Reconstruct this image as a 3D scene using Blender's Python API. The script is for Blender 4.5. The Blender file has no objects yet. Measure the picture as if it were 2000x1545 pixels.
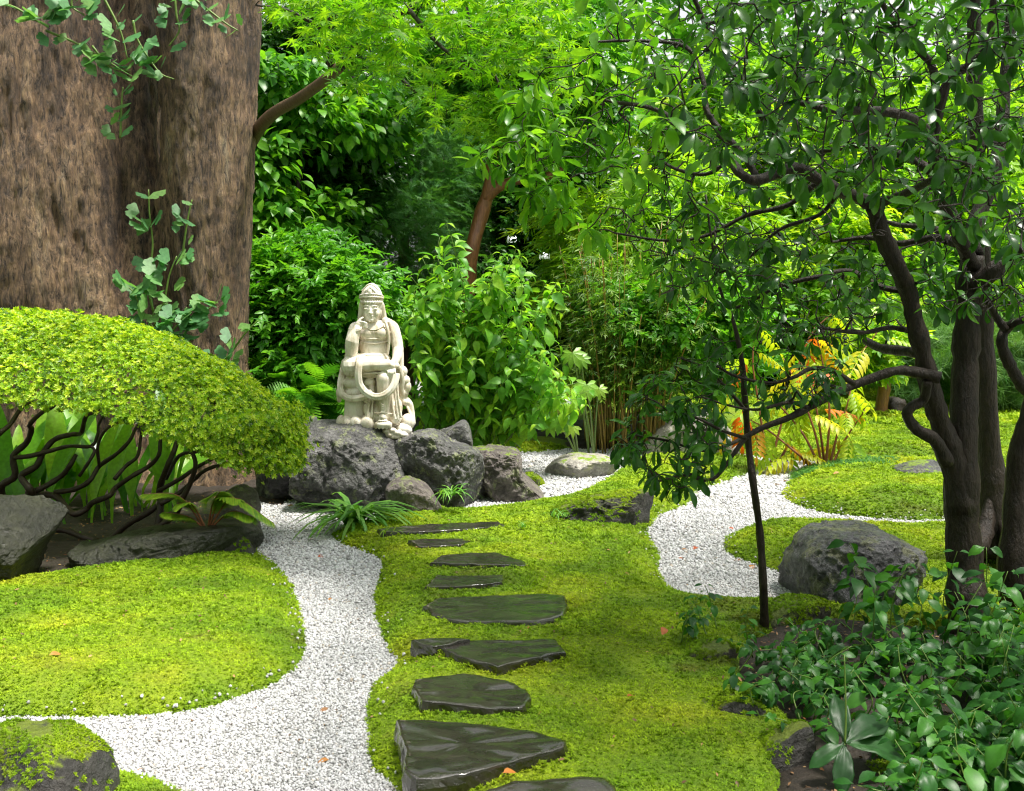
import bpy, bmesh, math, random
import numpy as np
from mathutils import Vector, Matrix, noise, Quaternion

# ------------------------------------------------------------------ camera, world, sun, exposure
scene = bpy.context.scene
COL = scene.collection
CAMH, FPX, HORIZON = 1.6, 2000.0, 600.0
PITCH = math.atan((772.5 - HORIZON) / FPX)
cam = bpy.data.cameras.new('camera'); cam_o = bpy.data.objects.new('camera', cam); COL.objects.link(cam_o)
cam.sensor_width = 36.0; cam.lens = 36.0; cam.clip_start = 0.05; cam.clip_end = 400
cam_o.location = (0, 0, CAMH); cam_o.rotation_euler = (math.pi / 2 - PITCH, 0, 0)
cam.dof.use_dof = True; cam.dof.focus_distance = 7.0; cam.dof.aperture_fstop = 8.0
scene.camera = cam_o

SUN_DIR = Vector((0.32, -0.11, 0.94)).normalized()          # towards the sun
SUN_EL = math.asin(SUN_DIR.z); SUN_AZ = math.atan2(SUN_DIR.x, SUN_DIR.y)
world = bpy.data.worlds.new('World'); scene.world = world; world.use_nodes = True
wn, wl = world.node_tree.nodes, world.node_tree.links
wn.clear()
w_out = wn.new('ShaderNodeOutputWorld'); w_bg = wn.new('ShaderNodeBackground'); w_sky = wn.new('ShaderNodeTexSky')
w_sky.sky_type = 'NISHITA'; w_sky.sun_disc = False
w_sky.sun_elevation = SUN_EL; w_sky.sun_rotation = SUN_AZ
w_sky.air_density = 1.0; w_sky.dust_density = 4.0; w_sky.ozone_density = 1.0
w_hsv = wn.new('ShaderNodeHueSaturation'); w_hsv.inputs['Saturation'].default_value = 0.10   # clouded over: the blue is gone
w_hsv.inputs['Value'].default_value = 1.0
wl.new(w_sky.outputs[0], w_hsv.inputs['Color']); wl.new(w_hsv.outputs[0], w_bg.inputs['Color']); wl.new(w_bg.outputs[0], w_out.inputs['Surface'])
w_bg.inputs['Strength'].default_value = 0.11
sun = bpy.data.lights.new('sun', 'SUN'); sun.energy = 3.2; sun.angle = math.radians(9); sun.color = (1.0, 0.95, 0.86)
sun_o = bpy.data.objects.new('sun', sun); COL.objects.link(sun_o)
sun_o.rotation_euler = SUN_DIR.to_track_quat('Z', 'Y').to_euler(); sun_o.location = SUN_DIR * 30
scene.view_settings.view_transform = 'Standard'; scene.view_settings.look = 'None'
scene.view_settings.gamma = 1.0; scene.view_settings.use_curve_mapping = False
scene.view_settings.exposure = 1.25
cy = scene.cycles
cy.max_bounces = 7; cy.diffuse_bounces = 4; cy.glossy_bounces = 3; cy.transmission_bounces = 4
cy.use_denoising = True; cy.caustics_reflective = False; cy.caustics_refractive = False
cy.sample_clamp_indirect = 6.0; cy.use_adaptive_sampling = True; cy.adaptive_threshold = 0.006; cy.filter_width = 1.15

# ------------------------------------------------------------------ pixel helpers (photograph pixels to points of the place)
CP, SP = math.cos(PITCH), math.sin(PITCH)
def ray(px, py):
    a, b = (px - 1000.0) / FPX, -(py - 772.5) / FPX
    return np.array((a, CP + b * SP, -SP + b * CP))
def P(px, py, y):
    d = ray(px, py); return np.array((0, 0, CAMH)) + d * (y / d[1])
def G(px, py, z=0.0):
    d = ray(px, py); return np.array((0, 0, CAMH)) + d * ((z - CAMH) / d[2])
def proj(pts):
    q = np.asarray(pts) - np.array((0, 0, CAMH))
    f = q[:, 1] * CP - q[:, 2] * SP; u = q[:, 1] * SP + q[:, 2] * CP
    f = np.maximum(f, 1e-3)
    return 1000 + FPX * q[:, 0] / f, 772.5 - FPX * u / f, f
def RNG(s): return np.random.default_rng(s)
def norm(v):
    v = np.asarray(v, float); n = np.linalg.norm(v, axis=-1, keepdims=True); return v / np.maximum(n, 1e-9)

# ------------------------------------------------------------------ object helpers
def tag(o, label=None, cat=None, group=None, kind=None):
    if label: o['label'] = label
    if cat: o['category'] = cat
    if group: o['group'] = group
    if kind: o['kind'] = kind
    return o
def empty(name, loc, label=None, cat=None, group=None):
    o = bpy.data.objects.new(name, None); COL.objects.link(o); o.location = tuple(loc); o.empty_display_size = 0.1
    return tag(o, label, cat, group)
def link(name, me, parent=None, matrix=None, kind=None):
    o = bpy.data.objects.new(name, me); COL.objects.link(o)
    if matrix is not None: o.matrix_basis = matrix
    if parent is not None:
        o.parent = parent
        if matrix is None: o.location = tuple(-world_loc(parent))
        else: o.matrix_basis = Matrix.Translation(-world_loc(parent)) @ matrix
    if kind: o['kind'] = kind
    return o
def world_loc(o):
    v = Vector(o.location)
    while o.parent is not None:
        o = o.parent; v = v + Vector(o.location)
    return v
class MB:
    """collects vertices and faces, builds ONE mesh"""
    def __init__(s): s.V = []; s.F = []; s.A = []; s.n = 0
    def add(s, V, F, rnd=None):
        V = np.asarray(V, float).reshape(-1, 3)
        for f in F: s.F.append(np.asarray(f, np.int64) + s.n)
        s.V.append(V); s.A.append(np.full(len(V), 0.5) if rnd is None else (np.full(len(V), rnd) if np.isscalar(rnd) else rnd)); s.n += len(V)
    def mesh(s, name, mat, smooth=True):
        me = bpy.data.meshes.new(name)
        V = np.concatenate(s.V) if s.V else np.zeros((0, 3))
        me.vertices.add(len(V)); me.vertices.foreach_set('co', V.astype(np.float32).ravel())
        lv = np.concatenate([f.ravel() for f in s.F]); tot = np.concatenate([np.full(len(f), f.shape[1]) for f in s.F])
        st = np.concatenate(([0], np.cumsum(tot)[:-1]))
        me.loops.add(len(lv)); me.loops.foreach_set('vertex_index', lv.astype(np.int32))
        me.polygons.add(len(tot)); me.polygons.foreach_set('loop_start', st.astype(np.int32))
        me.update(calc_edges=True)
        if smooth: me.polygons.foreach_set('use_smooth', np.ones(len(tot), bool))
        at = me.attributes.new('rnd', 'FLOAT', 'POINT'); at.data.foreach_set('value', np.concatenate(s.A).astype(np.float32))
        if mat: me.materials.append(mat)
        return me
    def build(s, name, mat, parent=None, smooth=True, kind=None):
        return link(name, s.mesh(name, mat, smooth), parent, None, kind)
def tube(mb, pts, rad, k=6, rnd=0.5):
    pts = np.asarray(pts, float); rad = np.asarray(rad, float) * np.ones(len(pts))
    t = norm(np.gradient(pts, axis=0))
    ref = np.array((0, 0, 1.0)) if abs(t[0][2]) < 0.9 else np.array((1.0, 0, 0))
    ang = np.arange(k) * 2 * math.pi / k; rings = []
    u = norm(np.cross(t[0], ref))
    for i in range(len(pts)):
        u = norm(u - t[i] * np.dot(u, t[i])); v = np.cross(t[i], u)
        rings.append(pts[i] + rad[i] * (np.cos(ang)[:, None] * u + np.sin(ang)[:, None] * v))
    V = np.concatenate(rings + [pts[:1], pts[-1:]]); n = len(pts)
    i = np.arange(n - 1)[:, None] * k; j = np.arange(k)[None, :]; j2 = (np.arange(k)[None, :] + 1) % k
    Q = np.stack([i + j, i + j2, i + k + j2, i + k + j], -1).reshape(-1, 4)
    a, b = n * k, n * k + 1; jj = np.arange(k); j22 = (jj + 1) % k
    T = np.concatenate([np.stack([np.full(k, a), j22, jj], -1), np.stack([np.full(k, b), (n - 1) * k + jj, (n - 1) * k + j22], -1)])
    mb.add(V, [Q, T], rnd)
def spline(pts, m=5):
    """Catmull-Rom through the points"""
    p = np.asarray(pts, float)
    if len(p) < 3: 
        t = np.linspace(0, 1, m + 1)[:, None]; return p[0] * (1 - t) + p[-1] * t
    q = np.concatenate([[2 * p[0] - p[1]], p, [2 * p[-1] - p[-2]]]); out = []
    for i in range(1, len(q) - 2):
        for s in range(m):
            t = s / m
            out.append(0.5 * ((2 * q[i]) + (-q[i - 1] + q[i + 1]) * t + (2 * q[i - 1] - 5 * q[i] + 4 * q[i + 1] - q[i + 2]) * t * t + (-q[i - 1] + 3 * q[i] - 3 * q[i + 1] + q[i + 2]) * t ** 3))
    out.append(p[-1]); return np.array(out)

# ------------------------------------------------------------------ leaf templates: unit length along +Y, face up +Z
def leaf_strip(prof, fold=0.25, bend=0.35, curl=0.0, wave=0.0):
    prof = np.array(prof, float); n = len(prof); V = []; 
    y = z = 0.0; lt = prof[0][0]
    for i, (t, w) in enumerate(prof):
        a = -bend * t * 1.2 + curl
        ds = t - lt; y += ds * math.cos(a); z += ds * math.sin(a); lt = t
        wv = wave * math.sin(i * 2.3) * w
        V += [(-w, y, z + fold * w + wv), (0, y, z), (w, y, z + fold * w - wv)]
    F = []
    for i in range(n - 1):
        a = i * 3; F += [(a, a + 1, a + 4, a + 3), (a + 1, a + 2, a + 5, a + 4)]
    return np.array(V), [np.array(F)]
def fan_poly(pts, cz=0.0, drop=0.1):
    """flat leaf outline fanned about its base"""
    pts = np.array(pts, float); r = np.hypot(pts[:, 0], pts[:, 1])
    V = np.concatenate([[[0, 0, 0]], np.column_stack([pts, -drop * r * r])]); n = len(pts)
    return V, [np.array([(0, i, i + 1) for i in range(1, n)])]
def combine(parts):
    V = []; Fs = {}; n = 0
    for v, F in parts:
        for f in F: Fs.setdefault(f.shape[1], []).append(f + n)
        V.append(v); n += len(v)
    return np.concatenate(V), [np.concatenate(f) for f in Fs.values()]
def xf(t, loc=(0, 0, 0), rz=0, rx=0, ry=0, s=1.0):
    m = np.array(Matrix.Rotation(rz, 3, 'Z') @ Matrix.Rotation(ry, 3, 'Y') @ Matrix.Rotation(rx, 3, 'X'))
    return t[0] @ m.T * s + np.array(loc), t[1]
def leaf_ribbed(prof, fold=.2, bend=.4, rib=.03, cols=9, wave=.03):
    prof = np.array(prof, float); n = len(prof); V = []; y = z = 0.0; lt = prof[0][0]
    for i, (t, w) in enumerate(prof):
        a = -bend * t * 1.2; y += (t - lt) * math.cos(a); z += (t - lt) * math.sin(a); lt = t
        for c in range(cols):
            q = 2 * c / (cols - 1) - 1; V.append((q * w, y, z + fold * abs(q) * w - .25 * fold * q * q * w + (rib * w if c % 2 else 0) + wave * math.sin(i * 1.9 + q * 2) * abs(q)))
    F = [(i * cols + c, i * cols + c + 1, (i + 1) * cols + c + 1, (i + 1) * cols + c) for i in range(n - 1) for c in range(cols - 1)]
    return np.array(V), [np.array(F)]
T_OBOV = leaf_strip([(0, .012), (.12, .03), (.35, .105), (.62, .17), (.82, .145), (.94, .07), (1, .004)], .22, .55)
T_OBOV2 = leaf_strip([(0, .012), (.12, .03), (.35, .10), (.62, .155), (.82, .13), (.94, .06), (1, .004)], .4, .95)
T_OVAL = leaf_strip([(0, .015), (.1, .05), (.28, .2), (.5, .26), (.72, .2), (.88, .09), (1, .003)], .2, .6)
T_OVAL2 = leaf_ribbed([(0, .015), (.1, .05), (.28, .22), (.5, .28), (.72, .21), (.88, .1), (1, .003)], .35, 1.0, .18, 7, .05)
T_HYD = leaf_strip([(0, .012), (.12, .02), (.24, .16), (.45, .25), (.66, .19), (.85, .075), (1, .002)], .32, .75)
T_HYD2 = leaf_strip([(0, .012), (.12, .02), (.24, .14), (.45, .2), (.66, .15), (.85, .06), (1, .002)], .5, 1.1)
T_LANCE = leaf_strip([(0, .01), (.25, .09), (.6, .075), (1, .003)], .35, .7)
T_SMALL = leaf_strip([(0, .02), (.4, .22), (.75, .17), (1, .01)], .3, .4)
T_BLADE = leaf_strip([(0, .03), (.15, .035), (.4, .035), (.7, .026), (.9, .014), (1, .002)], .3, 1.5)
T_ASPI = leaf_strip([(0, .012), (.18, .02), (.3, .05), (.48, .078), (.68, .08), (.85, .055), (.95, .03), (1, .003)], .3, .55)
T_ASPI2 = leaf_strip([(0, .012), (.18, .02), (.3, .045), (.48, .072), (.68, .075), (.85, .05), (.95, .03), (1, .003)], .25, 1.5)
def maple():
    pts = []
    for i, (a, L) in enumerate([(-128, .45), (-88, .72), (-42, .92), (0, 1.0), (42, .92), (88, .72), (128, .45)]):
        a = math.radians(a)
        if i: pts.append((math.sin(am) * .26, math.cos(am) * .26))
        pts.append((math.sin(a - .16) * L * .5, math.cos(a - .16) * L * .5)); pts.append((math.sin(a) * L, math.cos(a) * L)); pts.append((math.sin(a + .16) * L * .5, math.cos(a + .16) * L * .5))
        nxt = [(-88), (-42), 0, 42, 88, 128, 128][i]; am = (a + math.radians(nxt)) / 2
    return fan_poly(pts, drop=.18)
T_MAPLE = maple()
def ginkgo():
    pts = []
    for i in range(15):
        a = math.radians(-72 + 144 * i / 14); r = 1.0 + .05 * math.sin(i * 2.1) - (.38 if i == 7 else 0) - .12 * abs(i - 7) / 7
        pts.append((math.sin(a) * r * .92, .12 + math.cos(a) * r * .8))
    v, f = fan_poly(pts, drop=.1); v[:, 2] += .1 * np.abs(v[:, 0]); return v, f
T_GINKGO = ginkgo()
def fatsia():
    ps = []
    for k in range(8):
        a = -2.2 + 4.4 * k / 7; L = .95 - .25 * abs(a) / 2.2
        ps.append(xf(leaf_strip([(0.02, .02), (.3, .09), (.6, .17), (.85, .09), (1, .003)], .2, .5), rz=-a, s=L))
    return combine(ps)
T_FATSIA = fatsia()
def sprig_conifer():
    r = RNG(3); ps = []
    for i in range(26):
        t = i / 26; s = .34 * (1 - .6 * t)
        a = r.uniform(0, 6.28)
        ps.append(xf((np.array([(-.045, 0, 0), (.045, 0, 0), (0, 1, -.12)]), [np.array([(0, 1, 2)])]), loc=(0, t * .8, -.15 * t * t), rz=(1 if i % 2 else -1) * r.uniform(.5, .9), ry=0, rx=r.uniform(-.5, .5), s=s))
    return combine(ps)
T_CONIF = sprig_conifer()
def sprig_fern():
    ps = []
    for i in range(11):
        t = (i + .5) / 11; L = .36 * math.sin(math.pi * min(1, t * .85 + .12))
        for sgn in (-1, 1): ps.append(xf((np.array([(-.12, 0, 0), (.12, 0, 0), (.05, 1, -.2), (-.05, 1, -.2)]), [np.array([(0, 1, 2, 3)])]), loc=(0, t, -.25 * t * t), rz=sgn * -1.15, s=L))
    return combine(ps)
T_FERN = sprig_fern()
def sprig_needle():
    r = RNG(4); ps = []
    for i in range(22):
        d = norm(r.normal(size=3) + (0, .5, .3)); a = math.atan2(-d[0], d[1]); e = math.asin(d[2])
        ps.append(xf((np.array([(-.02, 0, 0), (.02, 0, 0), (0, 1, 0)]), [np.array([(0, 1, 2)])]), loc=(0, r.uniform(0, .4), 0), rz=a, rx=e, s=.8))
    return combine(ps)
T_PINE = sprig_needle()
def spray(tmpl, n, seed, s0=.45):
    """short twig with alternate leaves"""
    r = RNG(seed); ps = []
    for i in range(n):
        t = (i + .3) / n
        ps.append(xf(tmpl, loc=(0, t * .75, -.1 * t * t), rz=(1 if i % 2 else -1) * r.uniform(.5, 1.1) * (1 - .5 * t), rx=r.uniform(-.4, .2), ry=r.uniform(-.4, .4), s=s0 * r.uniform(.75, 1.1)))
    return combine(ps)
def diamond(w, t=.5): return np.array([(0, 0, 0), (-w, t, .25 * w), (0, 1, -.12), (w, t, .25 * w)]), [np.array([(0, 2, 1), (0, 3, 2)])]
def hexleaf(w): return np.array([(0, 0, 0), (-w, .35, .3 * w), (-w * .75, .7, .1 * w), (0, 1, -.15), (w * .75, .7, .1 * w), (w, .35, .3 * w), (0, .5, -.03)]), [np.array([(0, 6, 1), (1, 6, 2), (2, 6, 3), (3, 6, 4), (4, 6, 5), (5, 6, 0)])]
T_SPRAY = spray(diamond(.27, .45), 8, 5); T_SPRAYL = spray(diamond(.11, .4), 7, 6, .55); T_SPRAYN = spray(hexleaf(.22), 7, 9)
def whorl(tmpl, n, seed, tilt=.5):
    r = RNG(seed); ps = []
    for i in range(n):
        ps.append(xf(tmpl, rz=i * 6.283 / n + r.uniform(-.3, .3), rx=tilt + r.uniform(-.3, .3), s=r.uniform(.7, 1)))
    return combine(ps)
T_AZA = whorl((np.array([(0, 0, 0), (-.2, .5, .14), (0, 1, -.05), (.2, .5, .14)]), [np.array([(0, 2, 1), (0, 3, 2)])]), 6, 8, .6)
def pinnate(n=6):
    ps = []
    st = MB()
    for i in range(n):
        t = .25 + .75 * i / n
        for sg in (-1, 1): ps.append(xf(leaf_strip([(0, .01), (.3, .14), (.65, .13), (1, .004)], .25, .8), loc=(0, t, -.3 * t * t), rz=sg * -1.0, s=.42 * (1 - .3 * abs(t - .55))))
    ps.append(xf(leaf_strip([(0, .01), (.3, .14), (.65, .13), (1, .004)], .25, .8), loc=(0, 1, -.3), s=.34))
    ps.append((np.array([(-.008, 0, .002), (.008, 0, .002), (.006, 1, -.298), (-.006, 1, -.298)]), [np.array([(0, 1, 2, 3)])]))
    return combine(ps)
T_PINN = pinnate(5)

def frames(dirs, ups, roll=None):
    y = norm(dirs); x = norm(np.cross(y, ups)); z = np.cross(x, y)
    if roll is not None:
        c, s = np.cos(roll)[:, None], np.sin(roll)[:, None]; x, z = x * c + z * s, -x * s + z * c
    return np.stack([x, y, z], -1)            # columns are the axes
def merge(mb, tmpl, pos, R, sc, rnd):
    V0, F0 = tmpl; n = len(pos)
    if n == 0: return
    V = np.einsum('nij,vj->nvi', R, V0) * np.asarray(sc)[:, None, None] + pos[:, None, :]
    off = (np.arange(n) * len(V0))[:, None, None]
    mb.add(V.reshape(-1, 3), [(f[None] + off).reshape(-1, f.shape[1]) for f in F0], np.repeat(rnd, len(V0)))
_tm = {}
def tmesh(tmpl, mat, name='leaf'):
    k = (id(tmpl), mat.name)
    if k not in _tm:
        m = MB(); m.add(*tmpl, rnd=0.0); _tm[k] = m.mesh(name, mat)
    return _tm[k]
def put(name, tmpl, mat, parent, pos, R, s, label=None):
    M = Matrix.Translation(Vector(pos)) @ Matrix([list(r) for r in R]).to_4x4() @ Matrix.Scale(float(s), 4)
    o = link(name, tmesh(tmpl, mat, name), parent, M)
    if label: o['label'] = label
    return o
def leaves(parent, tmpls, mat, pos, R, sc, rng, nparts=300, part='leaf', stuff='foliage'):
    """the largest-looking leaves become parts, the rest one mesh"""
    n = len(pos); which = rng.integers(0, len(tmpls), n); rnd = rng.random(n)
    px, py, f = proj(pos); size = np.where((px > -30) & (px < 2030) & (py > -30) & (py < 1570), sc / f, 0)
    order = np.argsort(-size); big = set(order[:nparts].tolist()) if nparts else set()
    for i in big: put(part, tmpls[which[i]], mat, parent, pos[i], R[i], sc[i])
    rest = np.array([i for i in range(n) if i not in big], int)
    if len(rest):
        mb = MB()
        for k, t in enumerate(tmpls):
            s = rest[which[rest] == k]; merge(mb, t, pos[s], R[s], sc[s], rnd[s])
        return mb.build(stuff, mat, parent, kind='stuff')

# ------------------------------------------------------------------ materials
def new_mat(name):
    m = bpy.data.materials.new(name); m.use_nodes = True; nt = m.node_tree; nt.nodes.clear()
    return m, nt.nodes, nt.links
def nd(N, t, **kw):
    n = N.new(t)
    for k, v in kw.items():
        if hasattr(n, k): setattr(n, k, v)
        else: n.inputs[k.replace('_', ' ')].default_value = v
    return n
def ramp(N, stops):
    r = N.new('ShaderNodeValToRGB'); e = r.color_ramp.elements
    while len(e) < len(stops): e.new(0.5)
    for el, (p, c) in zip(e, stops): el.position = p; el.color = (*c, 1) if len(c) == 3 else c
    return r
def leaf_mat(name, stops, rough=.35, trans=.4, spec=.5, tcol=(1.25, 1.2, .5), patch=0.0):
    m, N, L = new_mat(name)
    at = nd(N, 'ShaderNodeAttribute', attribute_name='rnd'); oi = N.new('ShaderNodeObjectInfo')
    ad = nd(N, 'ShaderNodeMath', operation='ADD'); fr = nd(N, 'ShaderNodeMath', operation='FRACT')
    L.new(at.outputs['Fac'], ad.inputs[0]); L.new(oi.outputs['Random'], ad.inputs[1]); L.new(ad.outputs[0], fr.inputs[0])
    rp = ramp(N, stops); L.new(fr.outputs[0], rp.inputs[0]); col = rp.outputs[0]
    ge = N.new('ShaderNodeNewGeometry')
    nz = nd(N, 'ShaderNodeTexNoise', Scale=38.0, Detail=3.0); L.new(ge.outputs['Position'], nz.inputs['Vector'])
    mr = nd(N, 'ShaderNodeMapRange'); mr.inputs[1].default_value = .3; mr.inputs[2].default_value = .7; mr.inputs[3].default_value = .8; mr.inputs[4].default_value = 1.2
    L.new(nz.outputs[0], mr.inputs[0])
    mu = nd(N, 'ShaderNodeMix', data_type='RGBA', blend_type='MULTIPLY'); mu.inputs[0].default_value = 1
    L.new(col, mu.inputs[6]); L.new(mr.outputs[0], mu.inputs[7]); col = mu.outputs[2]
    pb = nd(N, 'ShaderNodeBsdfPrincipled', Roughness=rough); pb.inputs['Specular IOR Level'].default_value = spec
    L.new(col, pb.inputs['Base Color'])
    tm = nd(N, 'ShaderNodeMix', data_type='RGBA', blend_type='MULTIPLY'); tm.inputs[0].default_value = 1; tm.inputs[7].default_value = (*[c * 1.5 for c in tcol], 1)
    L.new(col, tm.inputs[6]); tr = N.new('ShaderNodeBsdfTranslucent'); L.new(tm.outputs[2], tr.inputs[0])
    mx = nd(N, 'ShaderNodeMixShader'); mx.inputs[0].default_value = trans
    L.new(pb.outputs[0], mx.inputs[1]); L.new(tr.outputs[0], mx.inputs[2])
    o = N.new('ShaderNodeOutputMaterial'); L.new(mx.outputs[0], o.inputs[0]); return m
def g3(a, b, c, p=(0, .5, 1)): return [(p[0], a), (p[1], b), (p[2], c)]
M = {}
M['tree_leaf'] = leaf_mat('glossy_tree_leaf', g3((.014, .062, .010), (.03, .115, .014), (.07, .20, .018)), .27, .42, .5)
M['tree_leaf_backlit'] = leaf_mat('backlit_tree_leaf', g3((.05, .18, .010), (.10, .28, .014), (.18, .38, .02)), .34, .5, .4)  # same tree's leaf, backlight painted in as brighter colour and more translucency
M['maple'] = leaf_mat('maple_leaf', g3((.07, .22, .010), (.13, .32, .012), (.24, .42, .018)), .42, .5)
M['hyd'] = leaf_mat('hydrangea_leaf', g3((.07, .23, .02), (.13, .33, .025), (.27, .46, .03)), .42, .45, .35)
M['ginkgo'] = leaf_mat('ginkgo_leaf', g3((.06, .19, .06), (.10, .26, .09), (.17, .32, .08)), .5, .35, .4, (1.0, 1.2, .6))
M['dark'] = leaf_mat('dark_leaf', g3((.014, .065, .010), (.03, .12, .014), (.07, .20, .018)), .25, .25, .6)
M['mid'] = leaf_mat('mid_leaf', g3((.035, .15, .012), (.075, .26, .016), (.16, .38, .022)), .38, .42, .4)
M['bright'] = leaf_mat('bright_leaf', g3((.11, .28, .014), (.20, .40, .02), (.36, .50, .025)), .4, .5)
M['conifer'] = leaf_mat('conifer_leaf', g3((.03, .13, .03), (.06, .20, .045), (.11, .28, .05)), .5, .3, .3)
M['fern'] = leaf_mat('hinoki_leaf', g3((.04, .15, .04), (.07, .22, .06), (.11, .29, .07)), .5, .35, .3)
M['pine'] = leaf_mat('pine_needles', g3((.06, .17, .04), (.09, .22, .05), (.15, .29, .06)), .5, .3, .3)
M['azalea'] = leaf_mat('azalea_leaf', [(0, (.05, .12, .012)), (.2, (.17, .34, .016)), (.55, (.33, .50, .022)), (1, (.50, .60, .05))], .4, .4)
M['aspi'] = leaf_mat('aspidistra_leaf', g3((.06, .20, .015), (.12, .31, .02), (.24, .42, .03)), .3, .45)
M['grass'] = leaf_mat('blade_leaf', g3((.07, .22, .03), (.12, .30, .045), (.2, .38, .06)), .4, .35)
M['mondo'] = leaf_mat('mondo_grass', g3((.02, .10, .02), (.045, .17, .03), (.09, .24, .04)), .4, .3)
M['cover'] = leaf_mat('groundcover_leaf', g3((.014, .075, .012), (.03, .13, .016), (.065, .22, .02)), .40, .35, .35)
M['broad'] = leaf_mat('broad_rosette_leaf', g3((.014, .06, .012), (.02, .085, .015), (.032, .12, .02)), .42, .3, .35)
M['bamboo'] = leaf_mat('bamboo_leaf', g3((.05, .14, .015), (.10, .22, .02), (.2, .33, .03)), .45, .4)
M['fatsia'] = leaf_mat('fatsia_leaf', g3((.12, .28, .03), (.18, .35, .04), (.26, .40, .05)), .4, .35)
M['sumac'] = leaf_mat('sumac_leaf', [(0, (.16, .36, .015)), (.45, (.36, .48, .015)), (.80, (.50, .50, .015)), (.89, (.6, .30, .015)), (.95, (.6, .12, .015)), (1, (.2, .36, .02))], .45, .5, tcol=(1.1, 1.0, .5))
M['fern_gold'] = leaf_mat('cycad_leaf', g3((.10, .24, .015), (.18, .32, .02), (.28, .36, .03)), .4, .4)
M['blossom'] = leaf_mat('blossom', g3((.7, .75, .8), (.78, .8, .85), (.82, .82, .85)), .6, .3, tcol=(.66, .66, .66))
def simple(name, col, rough=.5, bump=0, scale=60, var=.3, spec=.5, stretch=(1, 1, 1), coat=0.0):
    m, N, L = new_mat(name)
    tc = N.new('ShaderNodeTexCoord'); mp = nd(N, 'ShaderNodeMapping'); mp.inputs['Scale'].default_value = stretch
    L.new(tc.outputs['Object'], mp.inputs[0])
    nz = nd(N, 'ShaderNodeTexNoise', Scale=scale, Detail=6.0, Roughness=.65); L.new(mp.outputs[0], nz.inputs['Vector'])
    rp = ramp(N, [(.25, tuple(c * (1 - var) for c in col)), (.75, tuple(min(1, c * (1 + var)) for c in col))]); L.new(nz.outputs[0], rp.inputs[0])
    pb = nd(N, 'ShaderNodeBsdfPrincipled', Roughness=rough); pb.inputs['Specular IOR Level'].default_value = spec; pb.inputs['Coat Weight'].default_value = coat
    L.new(rp.outputs[0], pb.inputs['Base Color'])
    if bump:
        b = nd(N, 'ShaderNodeBump', Strength=bump, Distance=.02); L.new(nz.outputs[0], b.inputs['Height']); L.new(b.outputs[0], pb.inputs['Normal'])
    o = N.new('ShaderNodeOutputMaterial'); L.new(pb.outputs[0], o.inputs[0]); return m
M['bark_dark'] = simple('wet_dark_bark', (.022, .015, .010), .45, 1.0, 38, .85, spec=.3, stretch=(1, 1, .35))
M['bark_stem'] = simple('azalea_stem_bark', (.032, .019, .012), .4, .4, 60, .6, spec=.4)
M['bark_red'] = simple('reddish_wet_bark', (.26, .11, .045), .3, .5, 40, .5, stretch=(1, 1, .3))
M['bark_brown'] = simple('brown_bark', (.12, .075, .04), .6, .6, 40, .5, stretch=(1, 1, .3))
M['bark_pale'] = simple('pale_bark', (.3, .25, .2), .7, .4, 30, .35, stretch=(1, 1, .3))
M['twig_green'] = simple('green_twig', (.12, .2, .03), .5, 0, 40, .3)
M['twig_red'] = simple('red_twig', (.2, .07, .03), .5, 0, 40, .3)
M['culm'] = simple('bamboo_culm', (.26, .17, .035), .4, 0, 30, .45, stretch=(1, 1, .2))
M['soil'] = simple('wet_soil', (.022, .015, .009), .7, .8, 30, .6)
M['litter'] = leaf_mat('leaf_litter', [(0, (.10, .05, .025)), (.5, (.22, .12, .05)), (.85, (.34, .22, .09)), (1, (.40, .13, .04))], .6, .1, tcol=(.7, .6, .5))
M['dead_leaf'] = leaf_mat('fallen_leaf', [(0, (.45, .10, .03)), (.4, (.50, .19, .04)), (.7, (.42, .25, .09)), (1, (.25, .12, .05))], .45, .2, tcol=(.7, .6, .5))

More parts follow.
